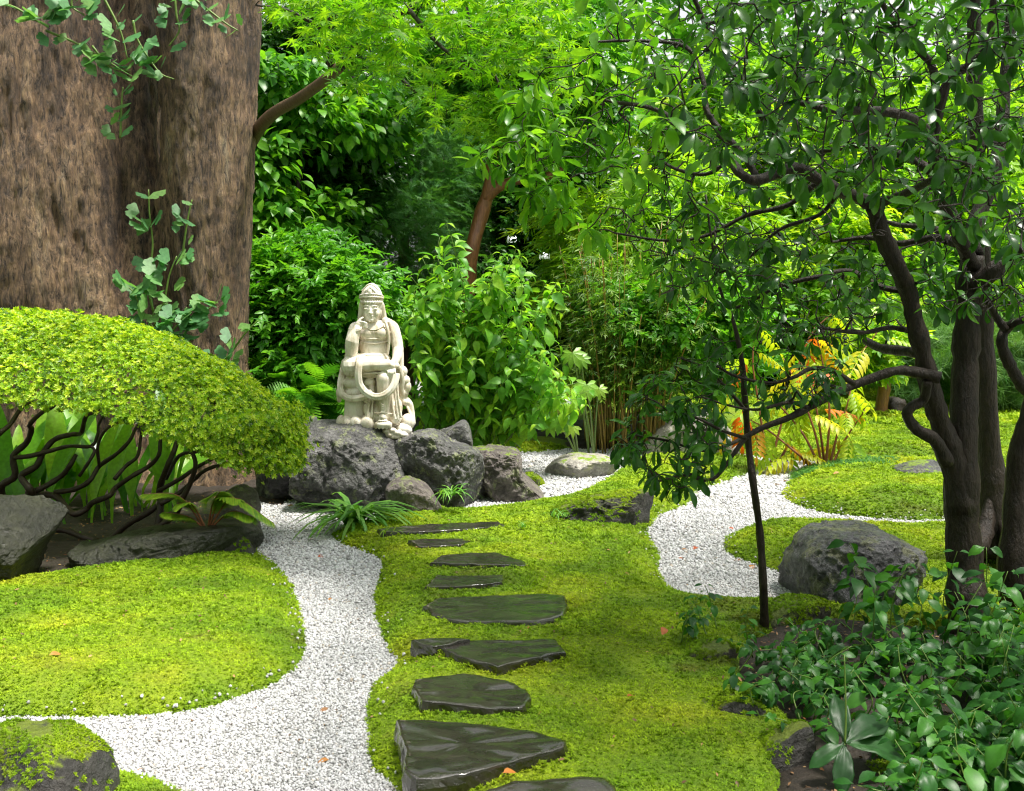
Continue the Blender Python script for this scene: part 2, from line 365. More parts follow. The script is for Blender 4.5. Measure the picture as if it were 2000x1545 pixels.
def rock_mat(name, dark, light, rough=.55, lichen=.0, lich_col=(.30, .34, .16), moss=.0, pit=1.0, coat=0.0, scale=6.0, moss_col=(.16, .24, .014)):
    m, N, L = new_mat(name)
    tc = N.new('ShaderNodeTexCoord'); ge = N.new('ShaderNodeNewGeometry'); v = tc.outputs['Object']
    n1 = nd(N, 'ShaderNodeTexNoise', Scale=scale, Detail=8.0, Roughness=.7); L.new(v, n1.inputs['Vector'])
    n2 = nd(N, 'ShaderNodeTexNoise', Scale=scale * 7, Detail=6.0, Roughness=.7); L.new(v, n2.inputs['Vector'])
    rp = ramp(N, [(.33, dark), (.52, tuple((a + b) / 2 for a, b in zip(dark, light))), (.7, light)]); L.new(n1.outputs[0], rp.inputs[0])
    mu = nd(N, 'ShaderNodeMix', data_type='RGBA', blend_type='MULTIPLY'); mu.inputs[0].default_value = .8
    r2 = ramp(N, [(.3, (.45, .45, .45)), (.7, (1.3, 1.3, 1.3))]); L.new(n2.outputs[0], r2.inputs[0]); L.new(rp.outputs[0], mu.inputs[6]); L.new(r2.outputs[0], mu.inputs[7])
    col = mu.outputs[2]
    def over(col, fac, c):
        x = nd(N, 'ShaderNodeMix', data_type='RGBA'); L.new(fac, x.inputs[0]); L.new(col, x.inputs[6]); x.inputs[7].default_value = (*c, 1); return x.outputs[2]
    if lichen > 0:
        n3 = nd(N, 'ShaderNodeTexNoise', Scale=scale * 1.3, Detail=9.0, Roughness=.75); mp = nd(N, 'ShaderNodeMapping'); mp.inputs['Location'].default_value = (7, 3, 5); L.new(v, mp.inputs[0]); L.new(mp.outputs[0], n3.inputs['Vector'])
        r3 = ramp(N, [(.62 - lichen * .2, (0, 0, 0)), (.68 - lichen * .2, (.8, .8, .8))]); L.new(n3.outputs[0], r3.inputs[0]); col = over(col, r3.outputs[0], lich_col)
    if moss > 0:
        sx = N.new('ShaderNodeSeparateXYZ'); L.new(ge.outputs['Normal'], sx.inputs[0])
        n4 = nd(N, 'ShaderNodeTexNoise', Scale=scale * 1.0, Detail=8.0, Roughness=.7); L.new(v, n4.inputs['Vector'])
        a = nd(N, 'ShaderNodeMath', operation='MULTIPLY_ADD'); a.inputs[1].default_value = .45; L.new(sx.outputs[2], a.inputs[0]); L.new(n4.outputs[0], a.inputs[2])
        r4 = ramp(N, [(.98 - moss * .5, (0, 0, 0)), (1.06 - moss * .5, (1, 1, 1))]); L.new(a.outputs[0], r4.inputs[0])
        xm = nd(N, 'ShaderNodeMix', data_type='RGBA'); L.new(r4.outputs[0], xm.inputs[0]); L.new(col, xm.inputs[6])
        r5 = ramp(N, [(.3, tuple(c * .55 for c in moss_col)), (.7, tuple(c * 1.35 for c in moss_col))]); L.new(n2.outputs[0], r5.inputs[0]); L.new(r5.outputs[0], xm.inputs[7]); col = xm.outputs[2]
    pb = nd(N, 'ShaderNodeBsdfPrincipled', Roughness=rough); pb.inputs['Coat Weight'].default_value = coat; pb.inputs['Coat Roughness'].default_value = .18
    L.new(col, pb.inputs['Base Color'])
    vo = nd(N, 'ShaderNodeTexVoronoi', Scale=scale * 5); L.new(v, vo.inputs['Vector'])
    hs = nd(N, 'ShaderNodeMath', operation='MULTIPLY_ADD'); hs.inputs[1].default_value = .5; L.new(vo.outputs['Distance'], hs.inputs[0]); L.new(n2.outputs[0], hs.inputs[2])
    b1 = nd(N, 'ShaderNodeBump', Strength=.9 * pit, Distance=.03); L.new(hs.outputs[0], b1.inputs['Height']); L.new(b1.outputs[0], pb.inputs['Normal'])
    o = N.new('ShaderNodeOutputMaterial'); L.new(pb.outputs[0], o.inputs[0]); return m
M['rock_lava'] = rock_mat('lava_rock', (.045, .044, .044), (.23, .225, .22), .55, .38, (.26, .29, .14), .0, 1.3)
M['rock_brown'] = rock_mat('brown_rock', (.06, .05, .045), (.26, .22, .20), .55, .35, (.26, .28, .14), .12, 1.1)
M['rock_dark'] = rock_mat('dark_rock', (.035, .035, .036), (.12, .12, .125), .5, .2, (.2, .22, .1), .2, 1.0)  # dark grey stone in its own colour, some lichen and moss
M['rock_wet'] = rock_mat('wet_slate_rock', (.010, .011, .007), (.040, .042, .022), .42, .0, (.05, .055, .015), .0, .8, coat=.0)
M['rock_pale'] = rock_mat('pale_rock', (.22, .2, .18), (.48, .45, .40), .65, .35, (.38, .38, .2), .1, .6)
M['rock_mossy'] = rock_mat('mossy_rock', (.025, .022, .018), (.08, .07, .055), .55, .3, (.09, .11, .03), .72, .9, moss_col=(.10, .14, .01))
M['rock_moss2'] = rock_mat('half_mossy_rock', (.02, .02, .018), (.07, .062, .055), .5, .2, (.08, .10, .03), .42, .9, moss_col=(.12, .16, .01))
M['rock_big'] = rock_mat('pitted_boulder', (.04, .04, .043), (.20, .20, .21), .45, .5, (.20, .21, .11), .0, 1.4, coat=.1)

def slab_mat():
    m, N, L = new_mat('wet_stepping_stone')
    tc = N.new('ShaderNodeTexCoord'); v = tc.outputs['Object']; oi = N.new('ShaderNodeObjectInfo')
    mp = nd(N, 'ShaderNodeMapping'); mp.inputs['Scale'].default_value = (1, 2.6, 3); L.new(v, mp.inputs[0])
    n1 = nd(N, 'ShaderNodeTexNoise', Scale=5.0, Detail=8.0, Roughness=.65); L.new(mp.outputs[0], n1.inputs['Vector'])
    n2 = nd(N, 'ShaderNodeTexNoise', Scale=60.0, Detail=5.0, Roughness=.7); L.new(v, n2.inputs['Vector'])
    rp = ramp(N, [(.3, (.007, .006, .004)), (.5, (.019, .014, .009)), (.72, (.034, .028, .017))]); L.new(n1.outputs[0], rp.inputs[0])
    pb = nd(N, 'ShaderNodeBsdfPrincipled'); L.new(rp.outputs[0], pb.inputs['Base Color'])
    rr = nd(N, 'ShaderNodeMapRange'); rr.inputs[1].default_value = .3; rr.inputs[2].default_value = .7; rr.inputs[3].default_value = .16; rr.inputs[4].default_value = .42; L.new(n1.outputs[0], rr.inputs[0]); L.new(rr.outputs[0], pb.inputs['Roughness']); pb.inputs['Coat Weight'].default_value = 1.0; pb.inputs['Coat Roughness'].default_value = .10
    ad = nd(N, 'ShaderNodeMath', operation='MULTIPLY_ADD'); ad.inputs[1].default_value = .8; L.new(n2.outputs[0], ad.inputs[0]); L.new(n1.outputs[0], ad.inputs[2])
    b = nd(N, 'ShaderNodeBump', Strength=.55, Distance=.015); L.new(ad.outputs[0], b.inputs['Height']); L.new(b.outputs[0], pb.inputs['Normal'])
    o = N.new('ShaderNodeOutputMaterial'); L.new(pb.outputs[0], o.inputs[0]); return m
M['slab'] = slab_mat()
def moss_mat(name, tuft):
    m, N, L = new_mat(name)
    ge = N.new('ShaderNodeNewGeometry'); oi = N.new('ShaderNodeObjectInfo')
    n1 = nd(N, 'ShaderNodeTexNoise', Scale=1.5, Detail=6.0, Roughness=.6); L.new(ge.outputs['Position'], n1.inputs['Vector'])
    n2 = nd(N, 'ShaderNodeTexNoise', Scale=45.0, Detail=4.0, Roughness=.6); L.new(ge.outputs['Position'], n2.inputs['Vector'])
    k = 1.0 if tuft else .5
    rp = ramp(N, [(.30, (.15, .20, .015)), (.42, (.20, .36, .012)), (.55, (.33, .48, .015)), (.70, (.48, .54, .025))]); L.new(n1.outputs[0], rp.inputs[0])
    r2 = ramp(N, [(.2, (.5, .55, .45)), (.8, (1.25, 1.2, 1.2))])
    if tuft:
        mm = nd(N, 'ShaderNodeMath', operation='MULTIPLY_ADD'); mm.inputs[1].default_value = .5; L.new(oi.outputs['Random'], mm.inputs[0])
        hf = nd(N, 'ShaderNodeMath', operation='MULTIPLY'); hf.inputs[1].default_value = .5; L.new(n2.outputs[0], hf.inputs[0]); L.new(hf.outputs[0], mm.inputs[2]); L.new(mm.outputs[0], r2.inputs[0])
    else: L.new(n2.outputs[0], r2.inputs[0])
    n3 = nd(N, 'ShaderNodeTexNoise', Scale=3.4, Detail=8.0, Roughness=.7); L.new(ge.outputs['Position'], n3.inputs['Vector'])
    r3 = ramp(N, [(.58, (0, 0, 0)), (.72, (.75, .75, .75))]); L.new(n3.outputs[0], r3.inputs[0])
    bx = nd(N, 'ShaderNodeMix', data_type='RGBA'); bx.inputs[7].default_value = (.22, .20, .035, 1); L.new(r3.outputs[0], bx.inputs[0]); L.new(rp.outputs[0], bx.inputs[6])
    mu = nd(N, 'ShaderNodeMix', data_type='RGBA', blend_type='MULTIPLY'); mu.inputs[0].default_value = 1; L.new(bx.outputs[2], mu.inputs[6]); L.new(r2.outputs[0], mu.inputs[7])
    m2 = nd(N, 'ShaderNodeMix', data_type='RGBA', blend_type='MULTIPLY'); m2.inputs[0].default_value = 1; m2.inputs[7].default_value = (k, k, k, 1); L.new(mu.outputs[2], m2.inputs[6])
    pb = nd(N, 'ShaderNodeBsdfPrincipled', Roughness=.7); pb.inputs['Specular IOR Level'].default_value = .25; L.new(m2.outputs[2], pb.inputs['Base Color'])
    o = N.new('ShaderNodeOutputMaterial')
    if tuft:
        tr = N.new('ShaderNodeBsdfTranslucent'); L.new(m2.outputs[2], tr.inputs[0]); mx = nd(N, 'ShaderNodeMixShader'); mx.inputs[0].default_value = .35
        L.new(pb.outputs[0], mx.inputs[1]); L.new(tr.outputs[0], mx.inputs[2]); L.new(mx.outputs[0], o.inputs[0])
    else:
        b = nd(N, 'ShaderNodeBump', Strength=.8, Distance=.02); L.new(n2.outputs[0], b.inputs['Height']); L.new(b.outputs[0], pb.inputs['Normal']); L.new(pb.outputs[0], o.inputs[0])
    return m
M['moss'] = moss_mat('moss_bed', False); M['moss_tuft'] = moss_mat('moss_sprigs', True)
def pebble_mat():
    m, N, L = new_mat('white_gravel'); oi = N.new('ShaderNodeObjectInfo')
    rp = ramp(N, [(0, (.18, .175, .17)), (.06, (.31, .305, .30)), (.3, (.42, .418, .42)), (.75, (.50, .50, .51)), (.95, (.57, .57, .58)), (1, (.36, .31, .25))]); L.new(oi.outputs['Random'], rp.inputs[0])
    pb = nd(N, 'ShaderNodeBsdfPrincipled', Roughness=.55); L.new(rp.outputs[0], pb.inputs['Base Color'])
    o = N.new('ShaderNodeOutputMaterial'); L.new(pb.outputs[0], o.inputs[0]); return m
M['pebble'] = pebble_mat()
M['gravel_bed'] = simple('gravel_bed', (.32, .318, .315), .8, 1.0, 90, .35)
def marble():
    m, N, L = new_mat('weathered_cream_stone')
    tc = N.new('ShaderNodeTexCoord'); v = tc.outputs['Object']
    n1 = nd(N, 'ShaderNodeTexNoise', Scale=5.0, Detail=8.0, Roughness=.65); L.new(v, n1.inputs['Vector'])
    n2 = nd(N, 'ShaderNodeTexNoise', Scale=30.0, Detail=5.0, Roughness=.7); L.new(v, n2.inputs['Vector'])
    rp = ramp(N, [(.32, (.46, .38, .26)), (.46, (.70, .63, .52)), (.7, (.82, .79, .73))]); L.new(n1.outputs[0], rp.inputs[0])
    mp = nd(N, 'ShaderNodeMapping'); mp.inputs['Scale'].default_value = (1, 1, .22); L.new(v, mp.inputs[0]); n3 = nd(N, 'ShaderNodeTexNoise', Scale=17.0, Detail=7.0, Roughness=.7); L.new(mp.outputs[0], n3.inputs['Vector'])
    r3 = ramp(N, [(.50, (1, 1, 1)), (.66, (.62, .56, .44))]); L.new(n3.outputs[0], r3.inputs[0]); mu = nd(N, 'ShaderNodeMix', data_type='RGBA', blend_type='MULTIPLY'); mu.inputs[0].default_value = 1; L.new(rp.outputs[0], mu.inputs[6]); L.new(r3.outputs[0], mu.inputs[7])
    pb = nd(N, 'ShaderNodeBsdfPrincipled', Roughness=.5); L.new(mu.outputs[2], pb.inputs['Base Color'])
    b = nd(N, 'ShaderNodeBump', Strength=.15, Distance=.01); L.new(n2.outputs[0], b.inputs['Height']); L.new(b.outputs[0], pb.inputs['Normal'])
    o = N.new('ShaderNodeOutputMaterial'); L.new(pb.outputs[0], o.inputs[0]); return m
M['marble'] = marble()
def trunk_mat():
    m, N, L = new_mat('old_ginkgo_bark')
    tc = N.new('ShaderNodeTexCoord'); mp = nd(N, 'ShaderNodeMapping'); mp.inputs['Scale'].default_value = (1, 1, .26); L.new(tc.outputs['Object'], mp.inputs[0]); v = mp.outputs[0]
    n1 = nd(N, 'ShaderNodeTexNoise', Scale=3.4, Detail=12.0, Roughness=.78, Distortion=.5); L.new(v, n1.inputs['Vector'])
    n2 = nd(N, 'ShaderNodeTexNoise', Scale=30.0, Detail=8.0, Roughness=.78, Distortion=.6); L.new(v, n2.inputs['Vector'])
    vo = nd(N, 'ShaderNodeTexVoronoi', Scale=16.0, feature='DISTANCE_TO_EDGE'); L.new(v, vo.inputs['Vector'])
    rp = ramp(N, [(.32, (.03, .022, .017)), (.42, (.13, .083, .052)), (.5, (.29, .185, .11)), (.58, (.41, .275, .165)), (.7, (.47, .38, .27))]); L.new(n1.outputs[0], rp.inputs[0])
    r2 = ramp(N, [(.38, (.10, .09, .08)), (.48, (.75, .75, .75)), (.62, (1.5, 1.45, 1.3))]); L.new(n2.outputs[0], r2.inputs[0])
    mu = nd(N, 'ShaderNodeMix', data_type='RGBA', blend_type='MULTIPLY'); mu.inputs[0].default_value = 1; L.new(rp.outputs[0], mu.inputs[6]); L.new(r2.outputs[0], mu.inputs[7])
    pb = nd(N, 'ShaderNodeBsdfPrincipled', Roughness=.65); L.new(mu.outputs[2], pb.inputs['Base Color'])
    ad = nd(N, 'ShaderNodeMath', operation='MULTIPLY_ADD'); ad.inputs[1].default_value = .5; L.new(vo.outputs[0], ad.inputs[0]); L.new(n2.outputs[0], ad.inputs[2])
    b = nd(N, 'ShaderNodeBump', Strength=1.0, Distance=.12); L.new(ad.outputs[0], b.inputs['Height']); L.new(b.outputs[0], pb.inputs['Normal'])
    o = N.new('ShaderNodeOutputMaterial'); L.new(pb.outputs[0], o.inputs[0]); return m
M['ginkgo_bark'] = trunk_mat()

# ------------------------------------------------------------------ terrain
def poly_world(px, z=0.0): return np.array([G(x, y, z)[:2] for x, y in px])
def smooth_poly(p, m=5):
    n = len(p); q = []
    for i in range(n):
        a, b, c, d = p[i - 1], p[i], p[(i + 1) % n], p[(i + 2) % n]
        for s in range(m):
            t = s / m; q.append(0.5 * ((2 * b) + (-a + c) * t + (2 * a - 5 * b + 4 * c - d) * t * t + (-a + 3 * b - 3 * c + d) * t ** 3))
    return np.array(q)
def sdf(pts, poly):
    """positive inside"""
    d2 = np.full(len(pts), 1e9); ins = np.zeros(len(pts), bool); n = len(poly)
    for i in range(n):
        a, b = poly[i], poly[(i + 1) % n]; e = b - a; w = pts - a
        t = np.clip((w @ e) / max(e @ e, 1e-12), 0, 1); d = w - t[:, None] * e
        d2 = np.minimum(d2, (d * d).sum(1))
        if a[1] != b[1]:
            c = ((a[1] > pts[:, 1]) != (b[1] > pts[:, 1])) & (pts[:, 0] < (b[0] - a[0]) * (pts[:, 1] - a[1]) / (b[1] - a[1]) + a[0]); ins ^= c
    return np.where(ins, 1, -1) * np.sqrt(d2)
def vnoise(p, s=1.0, o=(0, 0, 0)): return np.array([noise.noise((q[0] * s + o[0], q[1] * s + o[1], q[2] * s + o[2])) for q in p])
def sheet(name, x0, x1, y0, y1, step, fz, mat):
    nx, ny = int((x1 - x0) / step) + 2, int((y1 - y0) / step) + 2
    X, Y = np.meshgrid(np.linspace(x0, x1, nx), np.linspace(y0, y1, ny)); p = np.stack([X.ravel(), Y.ravel()], 1)
    V = np.column_stack([p, fz(p)]); i = np.arange(nx * ny).reshape(ny, nx)
    Q = np.stack([i[:-1, :-1], i[:-1, 1:], i[1:, 1:], i[1:, :-1]], -1).reshape(-1, 4)
    keep = (V[Q][:, :, 2] > -0.09).any(1); Q = Q[keep]
    mb = MB(); mb.add(V, [Q]); o = mb.build(name, mat); o['kind'] = 'structure'; return o
bm0 = MB(); bm0.add([(-150, -20, -.12), (150, -20, -.12), (150, 250, -.12), (-150, 250, -.12)], [np.array([(0, 1, 2, 3)])])
bm0.build('ground', M['soil'])['kind'] = 'structure'
bm1 = MB(); bm1.add([(-6, .5, 0), (9, .5, 0), (14, 22, 0), (-6, 22, 0)], [np.array([(0, 1, 2, 3)])])
bm1.build('gravel_path', M['gravel_bed'])['kind'] = 'structure'
BEDS = {
 'centre': ([(650, 1052), (680, 1036), (745, 1018), (750, 998), (850, 1002), (960, 998), (1060, 986), (1130, 966), (1180, 944), (1215, 920), (1240, 900), (1290, 893), (1400, 897), (1480, 906), (1500, 913), (1450, 932), (1400, 947), (1362, 962), (1345, 985), (1290, 1006), (1265, 1036), (1268, 1055), (1285, 1085), (1290, 1130), (1330, 1163), (1400, 1177), (1500, 1182), (1700, 1190), (2300, 1200), (3200, 1900), (900, 1900), (800, 1580), (745, 1520), (725, 1470), (718, 1385), (730, 1345), (775, 1300), (755, 1260), (735, 1200), (735, 1160), (745, 1112), (738, 1090)], .075, .30),
 'left': ([(-900, 1175), (0, 1140), (200, 1100), (450, 1060), (510, 1088), (548, 1118), (576, 1170), (595, 1250), (585, 1300), (540, 1332), (470, 1360), (400, 1385), (300, 1397), (0, 1402), (-900, 1405)], .085, .35),
 'corner': ([(-300, 1500), (150, 1498), (200, 1505), (265, 1517), (345, 1548), (420, 1620), (-300, 1650)], .06, .2),
 'right': ([(1415, 1072), (1425, 1050), (1460, 1037), (1500, 1031), (1600, 1029), (1830, 1036), (2300, 1040), (2800, 1300), (1800, 1200), (1620, 1190), (1545, 1130), (1480, 1106), (1432, 1088)], .09, .3),
 'mound': ([(1530, 968), (1545, 940), (1565, 922), (1640, 913), (1740, 914), (1800, 911), (2100, 912), (2500, 960), (2100, 1016), (1850, 1017), (1780, 1018), (1680, 1012), (1600, 1001), (1550, 985)], .11, .5),
 'far': ([(1400, 880), (1500, 899), (1560, 903), (1700, 903), (1800, 899), (2700, 899), (3500, 735), (1100, 735), (1230, 860)], .09, .6),
 'back': ([(930, 872), (1000, 858), (1090, 858), (1130, 870), (1100, 880), (1000, 886)], .05, .4),
}
def undul(p, a=.02, s=1.6): q = np.column_stack([p, np.zeros(len(p))]); return a * vnoise(q, s) + .35 * a * vnoise(q, s * 3.7, (3, 1, 0)) + .22 * a * vnoise(q, s * 8, (1, 7, 0))
COVER_PX = [(1440, 1270), (1500, 1225), (1640, 1215), (1900, 1240), (2300, 1300), (2600, 1800), (1560, 1800), (1500, 1560), (1540, 1440), (1430, 1340)]
COVER_SOIL = smooth_poly(poly_world(COVER_PX), 4)
BEDFN = {}
for k, (px, h, w) in BEDS.items():
    pw = smooth_poly(poly_world(px)); 
    # ragged edge
    pw = pw + .015 * np.column_stack([vnoise(np.column_stack([pw, 0 * pw[:, :1]]), 7), vnoise(np.column_stack([pw, 0 * pw[:, :1]]), 7, (9, 9, 0))])
    def fz(p, pw=pw, h=h, w=w, k=k):
        s = sdf(p, pw); t = np.clip(s / w, 0, 1); t = 1 - (1 - t) ** 2
        z = np.where(s > 0, .012 + h * t + undul(p, .026) * t, np.maximum(s * 2.0, -.1) + .012)
        if k == 'far': z = z + .10 * np.clip(s, 0, 1) * vnoise(np.column_stack([p, 0 * p[:, :1]]), .55)
        if k == 'mound':
            z = z + np.where(s > 0, .04 * np.clip(s / .6, 0, 1), 0)
        if k in ('centre', 'right'): z = z - .16 * np.clip((sdf(p, COVER_SOIL) + .02) / .12, 0, 1)
        return z
    x0, y0 = pw.min(0); x1, y1 = pw.max(0)
    x0, x1 = max(x0, -5), min(x1, 16); y0, y1 = max(y0, 1.2), min(y1, 26)
    BEDFN[k] = (pw, fz, (x0, x1, y0, y1))
    st = .035 if k in ('centre', 'left', 'corner', 'right') else (.06 if k in ('mound', 'back') else .16)
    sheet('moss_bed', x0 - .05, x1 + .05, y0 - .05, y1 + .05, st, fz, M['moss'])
# planting soil: left bed, the dark ground behind the boulders, and under the groundcover
SOIL = {
 'soil_bed': [(-900, 1190), (40, 1150), (200, 1110), (440, 1065), (492, 1050), (500, 985), (560, 985), (600, 900), (850, 905), (880, 870), (1300, 875), (1300, 800), (-900, 800)],
 'soil_bed.001': COVER_PX,
}
SOILFN = {}
for k, px in SOIL.items():
    pw = smooth_poly(poly_world(px), 4)
    def fs(p, pw=pw, k=k):
        s = sdf(p, pw); base = .03 if k == 'soil_bed' else .04
        return np.where(s > 0, base * np.clip(s / .15, 0, 1) + .01 + undul(p, .03, 4), np.maximum(s * 2, -.1) - .02)
    x0, y0 = pw.min(0); x1, y1 = pw.max(0); SOILFN[k] = (pw, fs)
    sheet('soil_bed', max(x0, -6), min(x1, 6), max(y0, 1.5), min(y1, 17), .06, fs, M['soil'])
def ground_z(x, y):
    p = np.array([[x, y]]); z = 0.0
    for pw, fz, _ in BEDFN.values(): z = max(z, fz(p)[0])
    for pw, fz in SOILFN.values(): z = max(z, fz(p)[0])
    return z

# instanced stuff: points with attributes, one template
def instancer(name, pts, rot, sc, tmpl_me):
    t = bpy.data.objects.new(name + '_template', tmpl_me)
    me = bpy.data.meshes.new(name); me.vertices.add(len(pts)); me.vertices.foreach_set('co', pts.astype(np.float32).ravel()); me.update()
    a = me.attributes.new('rot', 'FLOAT_VECTOR', 'POINT'); a.data.foreach_set('vector', rot.astype(np.float32).ravel())
    b = me.attributes.new('scl', 'FLOAT_VECTOR', 'POINT'); b.data.foreach_set('vector', sc.astype(np.float32).ravel())
    o = link(name, me, kind='stuff')
    ng = bpy.data.node_groups.new(name + '_scatter', 'GeometryNodeTree')
    ng.interface.new_socket('Geometry', in_out='INPUT', socket_type='NodeSocketGeometry'); ng.interface.new_socket('Geometry', in_out='OUTPUT', socket_type='NodeSocketGeometry')
    n = ng.nodes; gi, go = n.new('NodeGroupInput'), n.new('NodeGroupOutput')
    iop, inf = n.new('GeometryNodeInstanceOnPoints'), n.new('GeometryNodeObjectInfo'); inf.inputs['Object'].default_value = t
    ra, sa = n.new('GeometryNodeInputNamedAttribute'), n.new('GeometryNodeInputNamedAttribute')
    for q, nm in ((ra, 'rot'), (sa, 'scl')): q.data_type = 'FLOAT_VECTOR'; q.inputs['Name'].default_value = nm
    l = ng.links; l.new(gi.outputs[0], iop.inputs['Points']); l.new(inf.outputs['Geometry'], iop.inputs['Instance'])
    l.new(ra.outputs['Attribute'], iop.inputs['Rotation']); l.new(sa.outputs['Attribute'], iop.inputs['Scale']); l.new(iop.outputs[0], go.inputs[0])
    md = o.modifiers.new('scatter', 'NODES'); md.node_group = ng; return o
def grid_pts(x0, x1, y0, y1, sp, r):
    nx, ny = max(1, int((x1 - x0) / sp)), max(1, int((y1 - y0) / sp))
    X, Y = np.meshgrid(np.arange(nx) * sp + x0, np.arange(ny) * sp + y0); p = np.stack([X.ravel(), Y.ravel()], 1)
    return p + r.uniform(-.6, .6, p.shape) * sp
def in_view(p, z=0.05, m=60):
    px, py, f = proj(np.column_stack([p, np.full(len(p), z)])); return (px > -m) & (px < 2000 + m) & (py < 1545 + m + 60) & (p[:, 1] > 1.5)
r = RNG(11)
# moss sprigs
def sprig_mesh():
    rr = RNG(2); mb = MB()
    for i in range(11):
        a = rr.uniform(0, 6.28); e = rr.uniform(.15, .95); L = rr.uniform(.6, 1.1); w = .13
        d = np.array((math.cos(a) * math.cos(e), math.sin(a) * math.cos(e), math.sin(e))); s = np.array((-math.sin(a), math.cos(a), 0)) * w; o = rr.uniform(-.25, .25, 3) * (1, 1, 0)
        mid = o + d * L * .55
        mb.add([o - s * .6, o + s * .6, mid + s, o + d * L + (0, 0, -.1), mid - s], [np.array([(0, 1, 2), (0, 2, 4), (4, 2, 3)])])
    return mb.mesh('moss_sprig', M['moss_tuft'], smooth=False)
SPRIG = sprig_mesh()
def stone_keep(p):   # no moss on the stepping stones
    k = np.ones(len(p), bool)
    for w in STONE_POLYS: k &= sdf(p, w) < .004
    return k
STONES = [
 [(771, 1406), (843, 1405), (914, 1411), (1034, 1425), (1106, 1446), (1103, 1458), (1041, 1475), (953, 1501), (907, 1512), (812, 1522), (790, 1505), (792, 1466), (785, 1434)],
 [(812, 1328), (860, 1319), (907, 1314), (988, 1328), (1027, 1346), (1039, 1363), (1020, 1383), (925, 1381), (868, 1374), (826, 1370), (805, 1342)],
 [(850, 1262), (914, 1250), (1009, 1250), (1082, 1247), (1106, 1275), (1069, 1280), (1023, 1289), (972, 1302), (953, 1296), (918, 1291), (893, 1280)],
 [(803, 1250), (850, 1247), (893, 1246), (917, 1249), (880, 1257), (846, 1263)],
 [(826, 1183), (854, 1168), (918, 1164), (988, 1163), (1062, 1158), (1103, 1162), (1108, 1183), (1099, 1201), (1055, 1213), (953, 1215), (882, 1212), (847, 1199)],
 [(854, 1124), (983, 1124), (981, 1136), (939, 1143), (882, 1146), (829, 1146)],
 [(840, 1099), (861, 1085), (918, 1079), (967, 1079), (1041, 1100), (1023, 1105), (918, 1102)],
 [(798, 1055), (826, 1052), (900, 1052), (921, 1055), (900, 1064), (819, 1068)],
 [(736, 1033), (798, 1026), (896, 1021), (974, 1018), (988, 1026), (918, 1033), (812, 1039), (748, 1039)],
 [(932, 1548), (1006, 1526), (1129, 1517), (1182, 1517), (1212, 1550), (1200, 1620), (940, 1630)],
]
STONE_Z = [.135, .12, .112, .124, .112, .102, .102, .098, .102, .118]
STONE_POLYS = [poly_world(s, z) for s, z in zip(STONES, STONE_Z)]
nm = 0
for k, (pw, fz, (x0, x1, y0, y1)) in BEDFN.items():
    P_, S_ = [], []
    for d0, d1, sp in ((1.5, 4.6, .0125), (4.6, 6.5, .016), (6.5, 9, .022), (9, 13, .034), (13, 26, .07)):
        a, b = max(y0, d0), min(y1, d1)
        if b <= a: continue
        lim = .56 * b + .2
        p = grid_pts(max(x0, -lim), min(x1, lim), a, b, sp, r); p = p[in_view(p)]
        s = sdf(p, pw); p = p[s > -.006]
        for q, _ in SOILFN.values(): p = p[sdf(p, q) < .03]
        p = p[stone_keep(p)]
        if len(p):
            zz = fz(p)
            if k == 'centre':
                for w in STONE_POLYS: e = sdf(p, w); zz = zz + np.where((e > -.035) & (e < .01), r.uniform(-.004, .014, len(p)) * (p[:, 1] < 6) * (.4 + .6 * (vnoise(np.column_stack([p, 0 * p[:, :1]]), 14) > 0)), 0)
            P_.append(np.column_stack([p, zz])); S_.append(np.full(len(p), sp))
    if not P_: continue
    p = np.concatenate(P_); s = np.concatenate(S_); n = len(p); nm += n
    n2 = np.array([noise.noise((q[0] * 5, q[1] * 5, 1)) for q in p])
    sc = s * (1.15 + .35 * n2) * r.uniform(.7, 1.35, n)
    instancer('moss', p - (0, 0, .003), np.column_stack([r.uniform(-.5, .5, n), r.uniform(-.5, .5, n), r.uniform(0, 6.28, n)]), np.column_stack([sc, sc, sc * r.uniform(.6, 1.1, n)]), SPRIG)
# gravel
def pebble_mesh():
    b = bmesh.new(); bmesh.ops.create_icosphere(b, subdivisions=1, radius=.5); rr = RNG(5)
    for v in b.verts: v.co *= rr.uniform(.75, 1.2)
    me = bpy.data.meshes.new('pebble'); b.to_mesh(me); b.free(); me.materials.append(M['pebble']); return me
PEB = pebble_mesh(); P_, S_ = [], []
for d0, d1, sp in ((2.2, 4.2, .0093), (4.2, 6, .0118), (6, 8.5, .017), (8.5, 12.5, .026)):
    lim = .56 * d1; p = grid_pts(-lim, lim, d0, d1, sp, r); p = p[in_view(p, 0)]
    k = np.ones(len(p), bool)
    for pw, _, _ in BEDFN.values(): k &= sdf(p, pw) < .03
    for pw, _ in SOILFN.values(): k &= sdf(p, pw) < .02
    p = p[k]; P_.append(np.column_stack([p, np.full(len(p), .002)])); S_.append(np.full(len(p), sp))
# stray pebbles spilled on to the beds' edges
for k in ('centre', 'left', 'right', 'corner', 'mound'):
    pw, fz, (x0, x1, y0, y1) = BEDFN[k]; q = r.uniform((x0, y0), (x1, min(y1, 9)), (60000, 2)); e = sdf(q, pw); q = q[(e > .01) & (e < .01 + .10 * r.random(len(q)) ** 3) & in_view(q)][:110]
    P_.append(np.column_stack([q, fz(q) + .006])); S_.append(np.full(len(q), .0105))
p = np.concatenate(P_); s = np.concatenate(S_); n = len(p)
sc = s[:, None] * r.uniform(.8, 1.7, (n, 1)) * r.uniform(.75, 1.2, (n, 3)); p[:, 2] += r.uniform(-.3, .35, n) * s
instancer('gravel', p, r.uniform(0, 6.28, (n, 3)), sc, PEB)
print('moss', nm, 'gravel', n)

